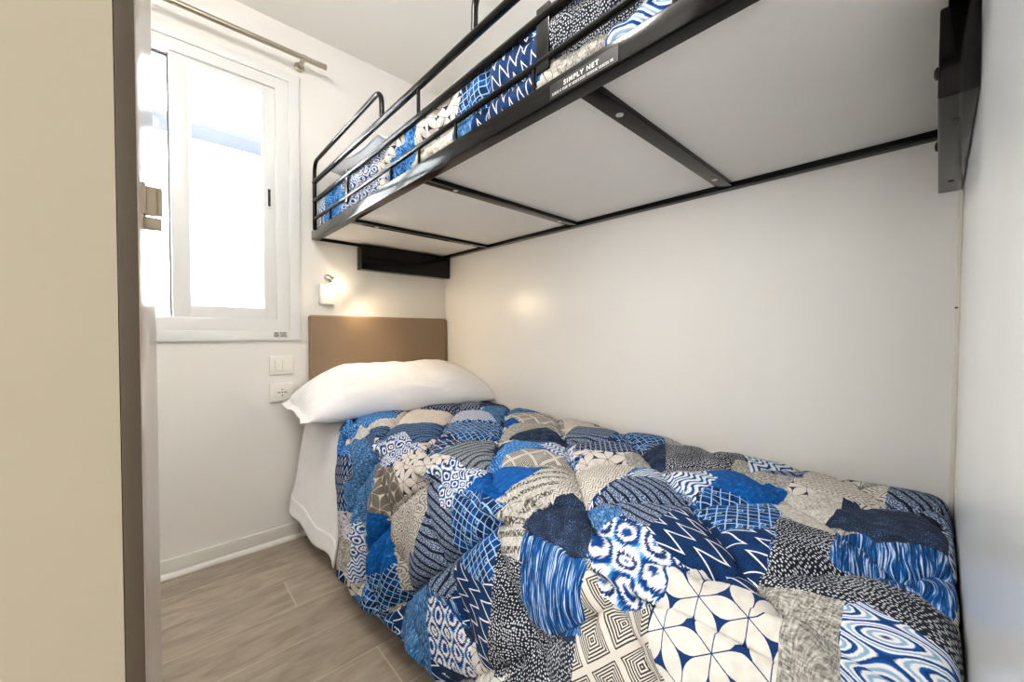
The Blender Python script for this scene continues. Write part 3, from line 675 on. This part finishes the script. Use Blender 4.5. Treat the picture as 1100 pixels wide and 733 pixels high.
bm = bmesh.new(); lathe(bm, o0, ax, [(.004, 0), (.011, .003), (.0165, .012), (.018, .026), (.0175, .043), (.0155, .044), (.0, .042)], 28); finish('lamp_head', bm, M['chrome'], wl)
bm = bmesh.new(); lathe(bm, o0, ax, [(.0125, .040), (.013, .046), (.020, .057), (.0255, .073), (.0255, .084), (.0195, .096), (.009, .102), (.0, .103)], 28); finish('bulb', bm, M['bulb'], wl)
# a reflector bulb: it throws its light forward, along the lamp head
d = bpy.data.lights.new('bulb_light', 'SPOT'); d.energy = 2.6; d.color = (1, .76, .45); d.shadow_soft_size = .02; d.spot_size = R(165); d.spot_blend = 1.0
lo = bpy.data.objects.new('bulb_light', d); COL.objects.link(lo); lo.location = o0 + ax * .112
lo.rotation_euler = Vector((.62, -.42, -.66)).to_track_quat('-Z', 'Y').to_euler()

# ------------------------------------------------------------------ headboard
hb = thing('headboard', (.88, YH, .3), 'brown padded headboard panel on the wall behind the pillow', 'headboard')
bm = bmesh.new(); HX0, HX1, HZ0, HZ1 = .519, 1.243, .30, 1.0
box(bm, HX0, HX1, YH - .034, YH - .002, HZ0, HZ1, .009, 4); pan = finish('padded_panel', bm, M['headboard'], hb)
bm = bmesh.new(); y = YH - .017
tube(bm, bend([(HX0 - .001, y, HZ0), (HX0 - .001, y, HZ1 + .001), (HX1 + .001, y, HZ1 + .001), (HX1 + .001, y, HZ0)], .010), .0016, 8); finish('piping', bm, M['headboard'], pan)

# ------------------------------------------------------------------ single bed (mostly under the bedding)
bed = thing('single_bed', (.88, .96, 0), 'low single bed under the patchwork quilt, set against the long wall', 'bed')
finish('base', boxes((.56, 1.235, .0, 1.90, .20, .29, .006)), M['wall'], bed)
bm = boxes((.545, 1.240, .005, 1.905, .292, .535, .03, 4)); finish('mattress', bm, M['mattress'], bed)
for lx in (.60, 1.19):
    for ly in (.06, 1.84):
        bm = bmesh.new(); lathe(bm, (lx, ly, 0), (0, 0, 1), [(.020, 0), (.022, .004), (.026, .20)], 20); finish('leg', bm, M['black_metal'], bed)

# ------------------------------------------------------------------ bedding
PROF = np.array([(1.247, .535), (1.235, .562), (1.20, .578), (1.10, .586), (.90, .590), (.70, .586), (.61, .578), (.555, .556),
                 (.522, .515), (.503, .45), (.485, .34), (.468, .22), (.452, .10)])
def spline(P, k=24):
    out = []; Q = np.vstack([2 * P[0] - P[1], P, 2 * P[-1] - P[-2]])
    for i in range(1, len(Q) - 2):
        p0, p1, p2, p3 = Q[i - 1:i + 3]
        for j in range(k):
            u = j / k
            out.append(.5 * ((2 * p1) + (-p0 + p2) * u + (2 * p0 - 5 * p1 + 4 * p2 - p3) * u * u + (-p0 + 3 * p1 - 3 * p2 + p3) * u ** 3))
    out.append(P[-1]); return np.array(out)
def arclen(C): return np.concatenate([[0], np.cumsum(np.linalg.norm(np.diff(C, axis=0), axis=1))])

def vnoise(x, y, seed, cell):
    """smooth value noise on arrays"""
    rs = np.random.RandomState(seed); G = rs.rand(64, 64)
    x = x / cell + 1000; y = y / cell + 1000
    xi = np.floor(x).astype(int); yi = np.floor(y).astype(int); fx = x - xi; fy = y - yi
    fx = fx * fx * (3 - 2 * fx); fy = fy * fy * (3 - 2 * fy)
    g = lambda a, b: G[a % 64, b % 64]
    return (g(xi, yi) * (1 - fx) + g(xi + 1, yi) * fx) * (1 - fy) + (g(xi, yi + 1) * (1 - fx) + g(xi + 1, yi + 1) * fx) * fy - .5

def grid_mesh(name, P, closed=False):
    """P: (n, m, 3) vertex grid -> mesh of quads"""
    n, m = P.shape[:2]
    me = bpy.data.meshes.new(name)
    idx = np.arange(n * m).reshape(n, m)
    q = np.stack([idx[:-1, :-1], idx[:-1, 1:], idx[1:, 1:], idx[1:, :-1]], -1).reshape(-1, 4)
    me.vertices.add(n * m); me.vertices.foreach_set('co', P.reshape(-1).astype(np.float32))
    me.loops.add(q.size); me.loops.foreach_set('vertex_index', q.reshape(-1).astype(np.int32))
    me.polygons.add(len(q)); me.polygons.foreach_set('loop_start', np.arange(0, q.size, 4, dtype=np.int32))
    me.update(calc_edges=True); me.validate()
    me.polygons.foreach_set('use_smooth', [True] * len(me.polygons))
    return me, q

def link_mesh(name, me, parent=None):
    o = bpy.data.objects.new(name, me); COL.objects.link(o)
    if parent is not None:
        o.parent = parent; o.matrix_parent_inverse = Matrix.Translation(parent.location).inverted()
    return o

def grid_normals(P):
    du = np.gradient(P, axis=0); dv = np.gradient(P, axis=1)
    n = np.cross(du, dv); return n / np.maximum(np.linalg.norm(n, axis=-1, keepdims=True), 1e-9)

def inside(poly, x, y):
    c = np.zeros(x.shape, bool); n = len(poly)
    for i in range(n):
        x0, y0 = poly[i]; x1, y1 = poly[(i + 1) % n]
        if y0 == y1: continue
        c ^= ((y0 > y) != (y1 > y)) & (x < (x1 - x0) * (y - y0) / (y1 - y0) + x0)
    return c

def snap(S, T, polys, tol):
    """move grid points that lie close to a seam of the patchwork onto it, so the patches get straight edges"""
    best = np.full(S.shape, 9.0); bs, bt = S.copy(), T.copy()
    for poly in polys:
        n = len(poly)
        for i in range(n):
            a = np.array(poly[i]); b = np.array(poly[(i + 1) % n]); d = b - a; L2 = d @ d
            if L2 < 1e-9: continue
            sel = np.where((S > min(a[0], b[0]) - tol) & (S < max(a[0], b[0]) + tol) & (T > min(a[1], b[1]) - tol) & (T < max(a[1], b[1]) + tol))
            if not len(sel[0]): continue
            x, y = S[sel], T[sel]; u = np.clip(((x - a[0]) * d[0] + (y - a[1]) * d[1]) / L2, 0, 1)
            px, py = a[0] + u * d[0], a[1] + u * d[1]; e = np.hypot(px - x, py - y)
            k = (e < tol) & (e < best[sel])
            i0, i1 = sel[0][k], sel[1][k]; best[i0, i1] = e[k]; bs[i0, i1] = px[k]; bt[i0, i1] = py[k]
    bs[0], bs[-1], bs[:, 0], bs[:, -1] = S[0], S[-1], S[:, 0], S[:, -1]
    bt[0], bt[-1], bt[:, 0], bt[:, -1] = T[0], T[-1], T[:, 0], T[:, -1]
    return bs, bt

def apply_prints(me, q, S, T, patches, seed, filler):
    """give every face the fabric of the patch it belongs to and local print coordinates"""
    s = S.reshape(-1); t = T.reshape(-1)
    cs = s[q].mean(1); ct = t[q].mean(1)
    rs = np.random.RandomState(seed)
    pts = rs.rand(260, 2) * [s.max() - s.min() + .2, t.max() - t.min() + .2] + [s.min() - .1, t.min() - .1]
    pid = np.zeros(len(q), int); bd = np.full(len(q), 9.0)
    for i, (a, b) in enumerate(pts):
        d = np.abs(cs - a) + .8 * np.abs(ct - b); k = d < bd; bd[k] = d[k]; pid[k] = i
    kind = [filler[i] for i in rs.randint(0, len(filler), len(pts))]
    info = [(KI[kind[i]], rs.rand() * 360, 1.0, pts[i]) for i in range(len(pts))]
    for kd, ang, sc, flat, *anchor in patches:
        poly = list(zip(flat[0::2], flat[1::2]))
        k = inside(poly, cs, ct); pid[k] = len(info)
        info.append((KI[kd.lower()], ang, sc, np.array(anchor[0]) if anchor else np.mean(poly, axis=0)))
    mi = np.array([i[0] for i in info]); an = np.radians([i[1] for i in info]); sc = np.array([i[2] for i in info]); ce = np.array([i[3] for i in info])
    me.polygons.foreach_set('material_index', mi[pid].astype(np.int32))
    for m in FAB: me.materials.append(m)
    ls = s[q] - ce[pid, 0:1]; lt = t[q] - ce[pid, 1:2]
    ca, sa = np.cos(an[pid])[:, None], np.sin(an[pid])[:, None]; k = 1 / sc[pid][:, None]
    U = (ls * ca + lt * sa) * k; V = (-ls * sa + lt * ca) * k
    uv = me.uv_layers.new(name='print'); uv.data.foreach_set('uv', np.stack([U, V], -1).reshape(-1).astype(np.float32))

def seam_dist(a, off, pitch):
    f = (a - off) / pitch; return np.abs(f - np.round(f)) * pitch / math.sqrt(2)

def head_skew(S, T):
    """the quilt's head edge runs askew: further from the headboard down the aisle side"""
    e = np.interp(S, [0, .2, .5, .62, .72, .9, 1.2], [1.55, 1.66, 1.63, 1.60, 1.585, 1.50, 1.35])
    return np.where(T > 1.05, 1.05 + (T - 1.05) * (e - 1.05) / .565, T)

QC = spline(PROF); QL = arclen(QC); QT0, QT1 = -.025, 1.615
def quilt_surface(S, T):
    """the draped, quilted cloth over unfolded coordinates S (across, from the wall) and T (along the bed)"""
    SL = QL[-1]
    X = np.interp(S, QL, QC[:, 0]); Z = np.interp(S, QL, QC[:, 1])
    Z = Z - .022 * np.clip((.01 - T) / .035, 0, 1) ** 2
    P = np.stack([X, head_skew(S, T), Z], -1); N = grid_normals(P)
    N = np.where((N[..., 2:] < 0) & (S[..., None] < .7), -N, N)
    N = np.where((N[..., 0:1] > 0) & (S[..., None] > .75), -N, N)
    d1 = seam_dist(S + T, .81, .295); d2 = seam_dist(T - S, -.145, .305)
    puff = (1 - np.exp(-d1 / .019)) * (1 - np.exp(-d2 / .019))
    h = .031 * puff - .023
    near = np.exp(-np.minimum(d1, d2) / .035)
    h += near * .004 * (np.sin((S - T) * 2 * np.pi / .055 + 6 * vnoise(S, T, 4, .12)) * np.exp(-d1 / .04) + np.sin((S + T) * 2 * np.pi / .06 + 6 * vnoise(S, T, 5, .12)) * np.exp(-d2 / .04))
    h += .006 * vnoise(S, T, 1, .10) + .004 * vnoise(S, T, 2, .045) + .0018 * vnoise(S, T, 3, .018)
    side = np.clip((S - .74) / .3, 0, 1)
    h += side * (.016 * np.sin(T * 2 * np.pi / .19 + 5 * vnoise(S * .3, T, 6, .3)) + .010 * vnoise(S * .35, T, 8, .05))
    edge = np.minimum(np.minimum(S / .03, (SL - S) / .02), np.minimum((T - QT0) / .02, (QT1 - T) / .03)).clip(0, 1)
    h = h * edge - (1 - edge) ** 2 * .006
    P = P + N * h[..., None]
    # uneven hem, and never through the walls
    P[..., 2] += np.clip((S - .8) / .39, 0, 1) * (.016 * np.sin(T * 5.1 - 3.0) + .03 * np.clip((T - 1.35) / .25, 0, 1))
    P[..., 0] += np.clip((S - .7) / .4, 0, 1) ** 2 * .022 * np.exp(-((T - .85) / .25) ** 2)
    P[..., 0] = np.minimum(P[..., 0], XW - .004); P[..., 1] = np.maximum(P[..., 1], YF + .003)
    return P

def make_quilt():
    n, m = 300, 410
    S, T = np.meshgrid(np.linspace(0, QL[-1], n), np.linspace(QT0, QT1, m), indexing='ij')
    polys = [list(zip(p[3][0::2], p[3][1::2])) for p in PATCHES]
    S, T = snap(S, T, polys, .0024)
    P = quilt_surface(S, T)
    me, q = grid_mesh('patchwork_quilt', P)
    apply_prints(me, q, S, T, PATCHES, 11, ['denim', 'dot', 'linen', 'zz', 'stripen', 'leafc', 'navy', 'latt', 'strk', 'wave'])
    o = link_mesh('patchwork_quilt', me)
    md = o.modifiers.new('thickness', 'SOLIDIFY'); md.thickness = .012; md.offset = 0.0
    return tag(rebase(o, (.88, .8, .3)), 'blue and grey patchwork quilt spread over the lower bed', 'quilt')
quilt = make_quilt()

def make_sheet():
    prof = np.array([(1.243, .520), (1.20, .548), (.90, .553), (.62, .553), (.560, .543), (.530, .510), (.512, .42), (.492, .28), (.468, .12)])
    C = spline(prof); L = arclen(C); n, m = 150, 70
    S, T = np.meshgrid(np.linspace(0, L[-1], n), np.linspace(1.44, 1.908, m), indexing='ij')
    X = np.interp(S, L, C[:, 0]); Z = np.interp(S, L, C[:, 1])
    side = np.clip((S - .72) / .35, 0, 1)
    w = side * (.010 * np.sin(T * 2 * np.pi / .21 + 2.4 + 3 * vnoise(S * .4, T, 21, .2)) + .010 * vnoise(S * .4, T, 22, .09)) + .003 * vnoise(S, T, 23, .06)
    X = X - w - .034 * np.clip((T - 1.56) / .2, 0, 1) * np.clip((S - .64) / .08, 0, 1); Z = Z + (1 - side) * .006 * vnoise(S, T, 24, .08) - side * side * .035 * np.clip((1.75 - T) / .25, 0, 1) + side ** 3 * .030 * np.clip((T - 1.75) / .15, 0, 1)
    me, q = grid_mesh('bed_sheet', np.stack([X, T, Z], -1)); me.materials.append(M['sheet'])
    o = link_mesh('bed_sheet', me)
    md = o.modifiers.new('thickness', 'SOLIDIFY'); md.thickness = .003; md.offset = 0
    # stitched hem band along the hanging edge
    E = np.stack([X, T, Z], -1)[-10:, :, :].copy(); E[..., 0] -= .003
    mh, _ = grid_mesh('hem', E[:, ::1, :]); mh.materials.append(M['sheet'])
    tag(rebase(o, (.88, 1.67, .3)), 'white bed sheet hanging down the bed side under the pillow', 'bed sheet')
    hm = link_mesh('hem', mh, o); md = hm.modifiers.new('thickness', 'SOLIDIFY'); md.thickness = .003; md.offset = 0
    return o
sheet = make_sheet()

def cushion(name, center, ux, uy, hx, hy, th, seed, mat, flange=.0, sag=None, nx=90, ny=60):
    """a stuffed pillow with drawn-out corners: ux, uy unit axes, hx, hy half sizes, th half thickness"""
    ux = np.array(ux, float); ux /= np.linalg.norm(ux); uy = np.array(uy, float); uy -= ux * (uy @ ux); uy /= np.linalg.norm(uy)
    nz = np.cross(ux, uy)
    A = np.linspace(-1, 1, nx); B = np.linspace(-1, 1, ny); U, V = np.meshgrid(A, B, indexing='ij')
    Uc = np.clip(np.abs(U) / (1 - flange), 0, 1)
    fu = 1 - Uc ** 3.2; fv = 1 - np.abs(V) ** 2.6
    t = th * np.sqrt(np.clip(fu, 0, 1)) ** .9 * np.sqrt(np.clip(fv, 0, 1))
    pinch = 1 - .045 * (1 - V ** 2) * np.abs(U) ** 6; pinch2 = 1 - .10 * (1 - U ** 2) * np.abs(V) ** 4
    x = U * hx * pinch; y = V * hy * pinch2
    wr = vnoise(U * hx, V * hy, seed, .09) * .020 + vnoise(U * hx + V * hy * .6, V * hy * .3, seed + 1, .05) * .008 + vnoise(U * hx, V * hy, seed + 2, .03) * .004
    ends = np.abs(U) ** 6
    crease = .004 * np.sin(V * 5 + 2 * vnoise(U, V, seed + 3, .5)) * ends
    # taut folds running in from the two ends, and long soft ones along the pillow
    fold = np.abs(vnoise(U * .35, V * hy * 1.6 + U * .03, seed + 4, .05)) ** .7
    wr = wr + (.026 * (fold - .35)) * (.35 + .65 * np.abs(U) ** 2) + .015 * (np.abs(vnoise(U * hx * .5, V * hy, seed + 5, .07)) - .2)
    top = np.array(center) + x[..., None] * ux + y[..., None] * uy + (t + wr * (fu * fv).clip(0, 1) ** .5 + crease)[..., None] * nz
    bot = np.array(center) + x[..., None] * ux + y[..., None] * uy + (-t * .75 + crease - .001)[..., None] * nz
    P = np.concatenate([top, bot[:, ::-1]], axis=1)
    if sag is not None: P = sag(P)
    me, q = grid_mesh(name, P); me.materials.append(mat)
    bm = bmesh.new(); bm.from_mesh(me)
    # close the two ends and the long seam
    bmesh.ops.remove_doubles(bm, verts=bm.verts, dist=.0015)
    bmesh.ops.holes_fill(bm, edges=[e for e in bm.edges if e.is_boundary], sides=0)
    bmesh.ops.recalc_face_normals(bm, faces=bm.faces); bm.to_mesh(me); bm.free()
    me.polygons.foreach_set('use_smooth', [True] * len(me.polygons))
    return link_mesh(name, me)
def sag1(P):
    P = P.copy(); over = np.clip(.64 - P[..., 0], 0, 1); P[..., 2] -= over ** 1.3 * .72 * np.clip((P[..., 1] - 1.56) / .30, 0, 1)
    P[..., 1] = np.minimum(P[..., 1], YH - .036)
    low = .585 - P[..., 2]; P[..., 2] = np.where((low > 0) & (P[..., 0] > .56), .585 - low * .15, P[..., 2])
    P[..., 0] = np.minimum(P[..., 0], XW - .004)
    return P
pil = cushion('pillow', (.860, 1.715, .664), (1, -.05, 0), (0, 1, .34), .470, .215, .092, 31, M['pillow'], flange=.07, sag=sag1, nx=150, ny=90)
tag(rebase(pil, (.835, 1.70, .60)), 'white pillow lying on the lower bed against the headboard', 'pillow')
# ------------------------------------------------------------------ bunk bed
BX0, BX1, BZ0, BZ1, BY0, BY1 = .535, 1.253, 1.346, 1.387, -.020, 1.945
bunk = thing('bunk_bed', (.89, .96, BZ0), 'black metal fold-down bunk on the wall above the lower bed', 'bunk bed')
bm = boxes((BX0, BX0 + .031, BY0, BY1, BZ0, BZ1, .003, 3)); beam = finish('front_beam', bm, M['black_metal'], bunk)
finish('back_beam', boxes((BX1 - .030, BX1, BY0, BY1, BZ0, BZ1, .003, 3)), M['black_metal'], bunk)
finish('end_beam', boxes((BX0 + .031, BX1 - .03, BY1 - .012, BY1, BZ0 + .0005, BZ1, .002)), M['black_metal'], bunk)
finish('end_beam', boxes((BX0 + .031, BX1 - .03, BY0, BY0 + .020, BZ0 + .0005, BZ1, .002)), M['black_metal'], bunk)
bars = [.4225, .977, 1.5315]
for yb_ in bars:
    c = finish('cross_bar', boxes((BX0 + .030, BX1 - .029, yb_ - .018, yb_ + .018, BZ0 + .002, BZ0 + .014, .0015)), M['black_metal'], bunk)
    for sx in (.665, 1.135):
        bm = bmesh.new(); lathe(bm, (sx, yb_, BZ0 + .0025), (0, 0, -1), [(.0075, 0), (.0075, .0012), (.0055, .0026), (.0022, .0028), (.0018, .0012), (.0, .0012)], 18); finish('screw', bm, M['screw'], c)
lim = [BY0 + .02] + bars + [BY1 - .012]
for a, b_ in zip(lim, lim[1:]):
    finish('base_board', boxes((BX0 + .0315, BX1 - .0305, a + .0006, b_ - .0006, BZ0 + .0145, BZ0 + .024)), M['board'], bunk, smooth=False)
RXX = BX0 + .004
def bar(name, pts, r, parent=bunk, m='black_tube', rb=.04):
    bm = bmesh.new(); tube(bm, bend(pts, rb, 8), r, 16); return finish(name, bm, M[m], parent)
YE = 1.905
bar('end_post', [(RXX, YE, BZ1 - .002), (RXX, YE, 1.60)], .0085)
bar('end_post', [(RXX, .03, BZ1 - .002), (RXX, .03, 1.60)], .0085)
bar('guard_rail', [(RXX, YE + .004, 1.597), (RXX, .02, 1.597)], .0100)
bar('guard_rail', [(RXX, YE + .004, 1.513), (RXX, .02, 1.513)], .0092)
bar('guard_rail', [(RXX, YE + .004, 1.433), (RXX, .02, 1.433)], .0068)
bar('grab_hoop', [(RXX, YE, 1.59), (RXX, YE - .004, 1.684), (RXX, 1.205, 1.694), (RXX, 1.200, 1.598)], .0080, rb=.055)
bar('grab_hoop', [(RXX, .718, 1.598), (RXX, .716, 1.694), (RXX, .06, 1.694), (RXX, .05, 1.598)], .0080, rb=.055)
for y in (1.697, 1.138, .967, .791, .530, .256):
    bar('spacer', [(RXX, y, BZ1 - .002), (RXX, y, 1.433)], .0042)
bar('spacer', [(RXX, .970, 1.513), (RXX, .970, 1.597)], .0050)
for y in (1.510, .505):
    bm = boxes((RXX - .004, RXX + .003, y - .016, y + .016, 1.412, 1.532, .0015)); pl = finish('guard_plate', bm, M['black_metal'], bunk)
    bm = bmesh.new(); tube(bm, [(RXX + .002, y - .020, 1.425), (RXX + .016, y - .020, 1.425)], .004, 10); finish('pivot_pin', bm, M['screw'], pl)
# label on the front beam
lab = finish('label', boxes((BX0 - .0010, BX0 - .0001, .343, .484, BZ0 + .004, BZ0 + .030)), plain('black_label_film', srgb(14, 13, 13), .35, grain=.05), beam, smooth=False)
def text_mesh(s, size, loc, rot, parent, name, m):
    cu = bpy.data.curves.new(name, 'FONT'); cu.body = s; cu.size = size; cu.extrude = .00015; cu.offset = .00022; cu.space_character = 1.28
    to = bpy.data.objects.new(name, cu); COL.objects.link(to)
    bpy.context.view_layer.update()
    me = bpy.data.meshes.new_from_object(to.evaluated_get(bpy.context.evaluated_depsgraph_get()))
    bpy.data.objects.remove(to); me.transform(Matrix.Translation(loc) @ rot); me.materials.clear(); me.materials.append(m)
    o = bpy.data.objects.new(name, me); COL.objects.link(o); o.parent = parent
    o.matrix_parent_inverse = parent.matrix_world.inverted() if parent.parent is None else Matrix.Translation(bunk.location).inverted()
    return o
ink = plain('white_label_print', srgb(232, 230, 226), .5)
ROT = Matrix(((0, 0, -1, 0), (-1, 0, 0, 0), (0, 1, 0, 0), (0, 0, 0, 1)))     # text reads along -Y, faces -X
tx = text_mesh('SIMPLY NET', .0112, (BX0 - .0012, .452, BZ0 + .0168), ROT, beam, 'label_print', ink)
tx.matrix_parent_inverse = Matrix.Identity(4)
bm = bmesh.new(); y = .478; rr = random.Random(5)
while y > .352:
    w = rr.uniform(.0016, .0026)
    for zz in ((0, .0007), (.0033, .0040)):
        box(bm, BX0 - .0013, BX0 - .0009, y - w, y, BZ0 + .0085 + zz[0], BZ0 + .0085 + zz[1])
    box(bm, BX0 - .0013, BX0 - .0009, y - .0008, y, BZ0 + .0085, BZ0 + .0125)
    y -= w + rr.choice([.0010, .0010, .0012, .0030])
small = finish('label_print', bm, ink, beam, smooth=False)

# wall brackets at the head and the foot of the bunk
def bracket(y0, y1, foot):
    bm = boxes((.744, 1.250, y0, y1, 1.231, BZ0 - .002, .003, 3))
    b_ = finish('wall_bracket', bm, M['black_metal'], bunk)
    if foot:
        for bx in (.83, 1.16):
            bm = boxes((bx, bx + .006, .5 * (y0 + y1) - .004, .5 * (y0 + y1) + .004, 1.2302, 1.2312)); finish('slot', bm, M['dark'], b_, smooth=False)
        for bx, bz in ((.765, 1.272), (1.0, 1.252)):
            bm = bmesh.new(); lathe(bm, (bx, y1 - .0005, bz), (0, 1, 0), [(.008, 0), (.008, .0025), (.005, .0045), (.0, .0048)], 16); finish('bolt', bm, M['black_metal'], b_)
bracket(YH - .058, YH - .001, False)
bracket(YF + .001, YF + .036, True)

# bunk mattress, quilt and pillow: the things lying on the bunk
mt = finish('bunk_mattress', boxes((.585, 1.245, .0, 1.930, BZ0 + .026, 1.480, .02, 3)), M['mattress'])
tag(rebase(mt, (.91, .96, BZ0 + .026)), 'thin mattress on the bunk, under the upper patchwork quilt', 'mattress')

def make_bunk_quilt():
    prof = np.array([(1.245, 1.492), (1.10, 1.520), (.86, 1.545), (.68, 1.560), (.610, 1.556), (.572, 1.540), (.556, 1.515), (.553, 1.475), (.556, 1.44), (.555, 1.405), (.562, 1.388)])
    C = spline(prof); L = arclen(C); SL = L[-1]; n, m = 190, 420; T0, T1 = .0, 1.86
    S, T = np.meshgrid(np.linspace(0, SL, n), np.linspace(T0, T1, m), indexing='ij')
    polys = [list(zip(p[3][0::2], p[3][1::2])) for p in BUNKP]
    polys = [[(SL - .0 - a, b) for a, b in p] for p in polys]
    S, T = snap(S, T, polys, .0022)
    X = np.interp(S, L, C[:, 0]); Z = np.interp(S, L, C[:, 1]); P = np.stack([X, T, Z], -1); N = grid_normals(P)
    N = np.where((N[..., 2:] < 0) & (S[..., None] < .6), -N, N); N = np.where((N[..., 0:1] > 0) & (S[..., None] > .62), -N, N)
    side = np.clip((S - .56) / .1, 0, 1)
    wr = .5 + vnoise(S, T, 42, .2)
    h = side * (.009 * np.sin((T + .25 * Z) * 2 * np.pi / .060 + 9 * vnoise(S * .6, T, 41, .12)) * wr + .012 * vnoise(S * .5, T, 43, .04) + .008 * vnoise(S * .8, T, 47, .018))
    h += side * .016 * (np.exp(-((Z - 1.474) / .022) ** 2) + np.exp(-((Z - 1.408) / .014) ** 2) - .5) * (.7 + vnoise(T, T * 0, 48, .11))
    h += (1 - side * .4) * (.030 * vnoise(S, T, 44, .20) + .020 * vnoise(S, T, 45, .07)) + .004 * vnoise(S, T, 46, .02)
    hi = np.clip((.74 - S) / .1, 0, 1) * np.clip((S - .2) / .2, 0, 1)
    h += hi * (.045 * np.exp(-((T - .98) / .26) ** 2) + .040 * np.exp(-((T - 1.33) / .12) ** 2) + .012 * np.sin(T * 2 * np.pi / .11 + 5 * vnoise(S, T, 49, .2)))
    rail = np.exp(-((Z - 1.433) / .012) ** 2) + np.exp(-((Z - 1.513) / .013) ** 2)
    h = np.where(S > .60, np.minimum(h, .013 - .012 * np.clip(rail, 0, 1) + .05 * (1 - side)), h)
    P = P + N * h[..., None]
    P[..., 0] = np.minimum(P[..., 0], XW - .005); P[..., 2] = np.maximum(P[..., 2], BZ1 + .002)
    me, q = grid_mesh('patchwork_quilt', P)
    pat = [(k, a, s, [c for p in zip(f[0::2], f[1::2]) for c in (SL - p[0], p[1])]) for k, a, s, f in BUNKP]
    apply_prints(me, q, S, T, pat, 12, ['denim', 'linen', 'blue', 'leafc', 'stripen', 'weaveb', 'ikat', 'latt'])
    o = link_mesh('patchwork_quilt', me)
    md = o.modifiers.new('thickness', 'SOLIDIFY'); md.thickness = .006; md.offset = 0.0
    return tag(rebase(o, (.90, .9, 1.48)), 'blue and grey patchwork quilt bunched behind the rails of the upper bunk', 'quilt')
make_bunk_quilt()
def sag2(P):
    P = P.copy(); P[..., 1] = np.minimum(P[..., 1], YH - .004); P[..., 0] = np.maximum(P[..., 0], .572); return P
bp = cushion('pillow', (.885, 1.60, 1.632), (1, 0, 0), (0, 1, .10), .310, .285, .075, 51, M['pillow'], flange=.05, sag=sag2, nx=110, ny=70)
tag(rebase(bp, (.855, 1.66, 1.55)), 'white pillow on the upper bunk behind the guard rail', 'pillow')
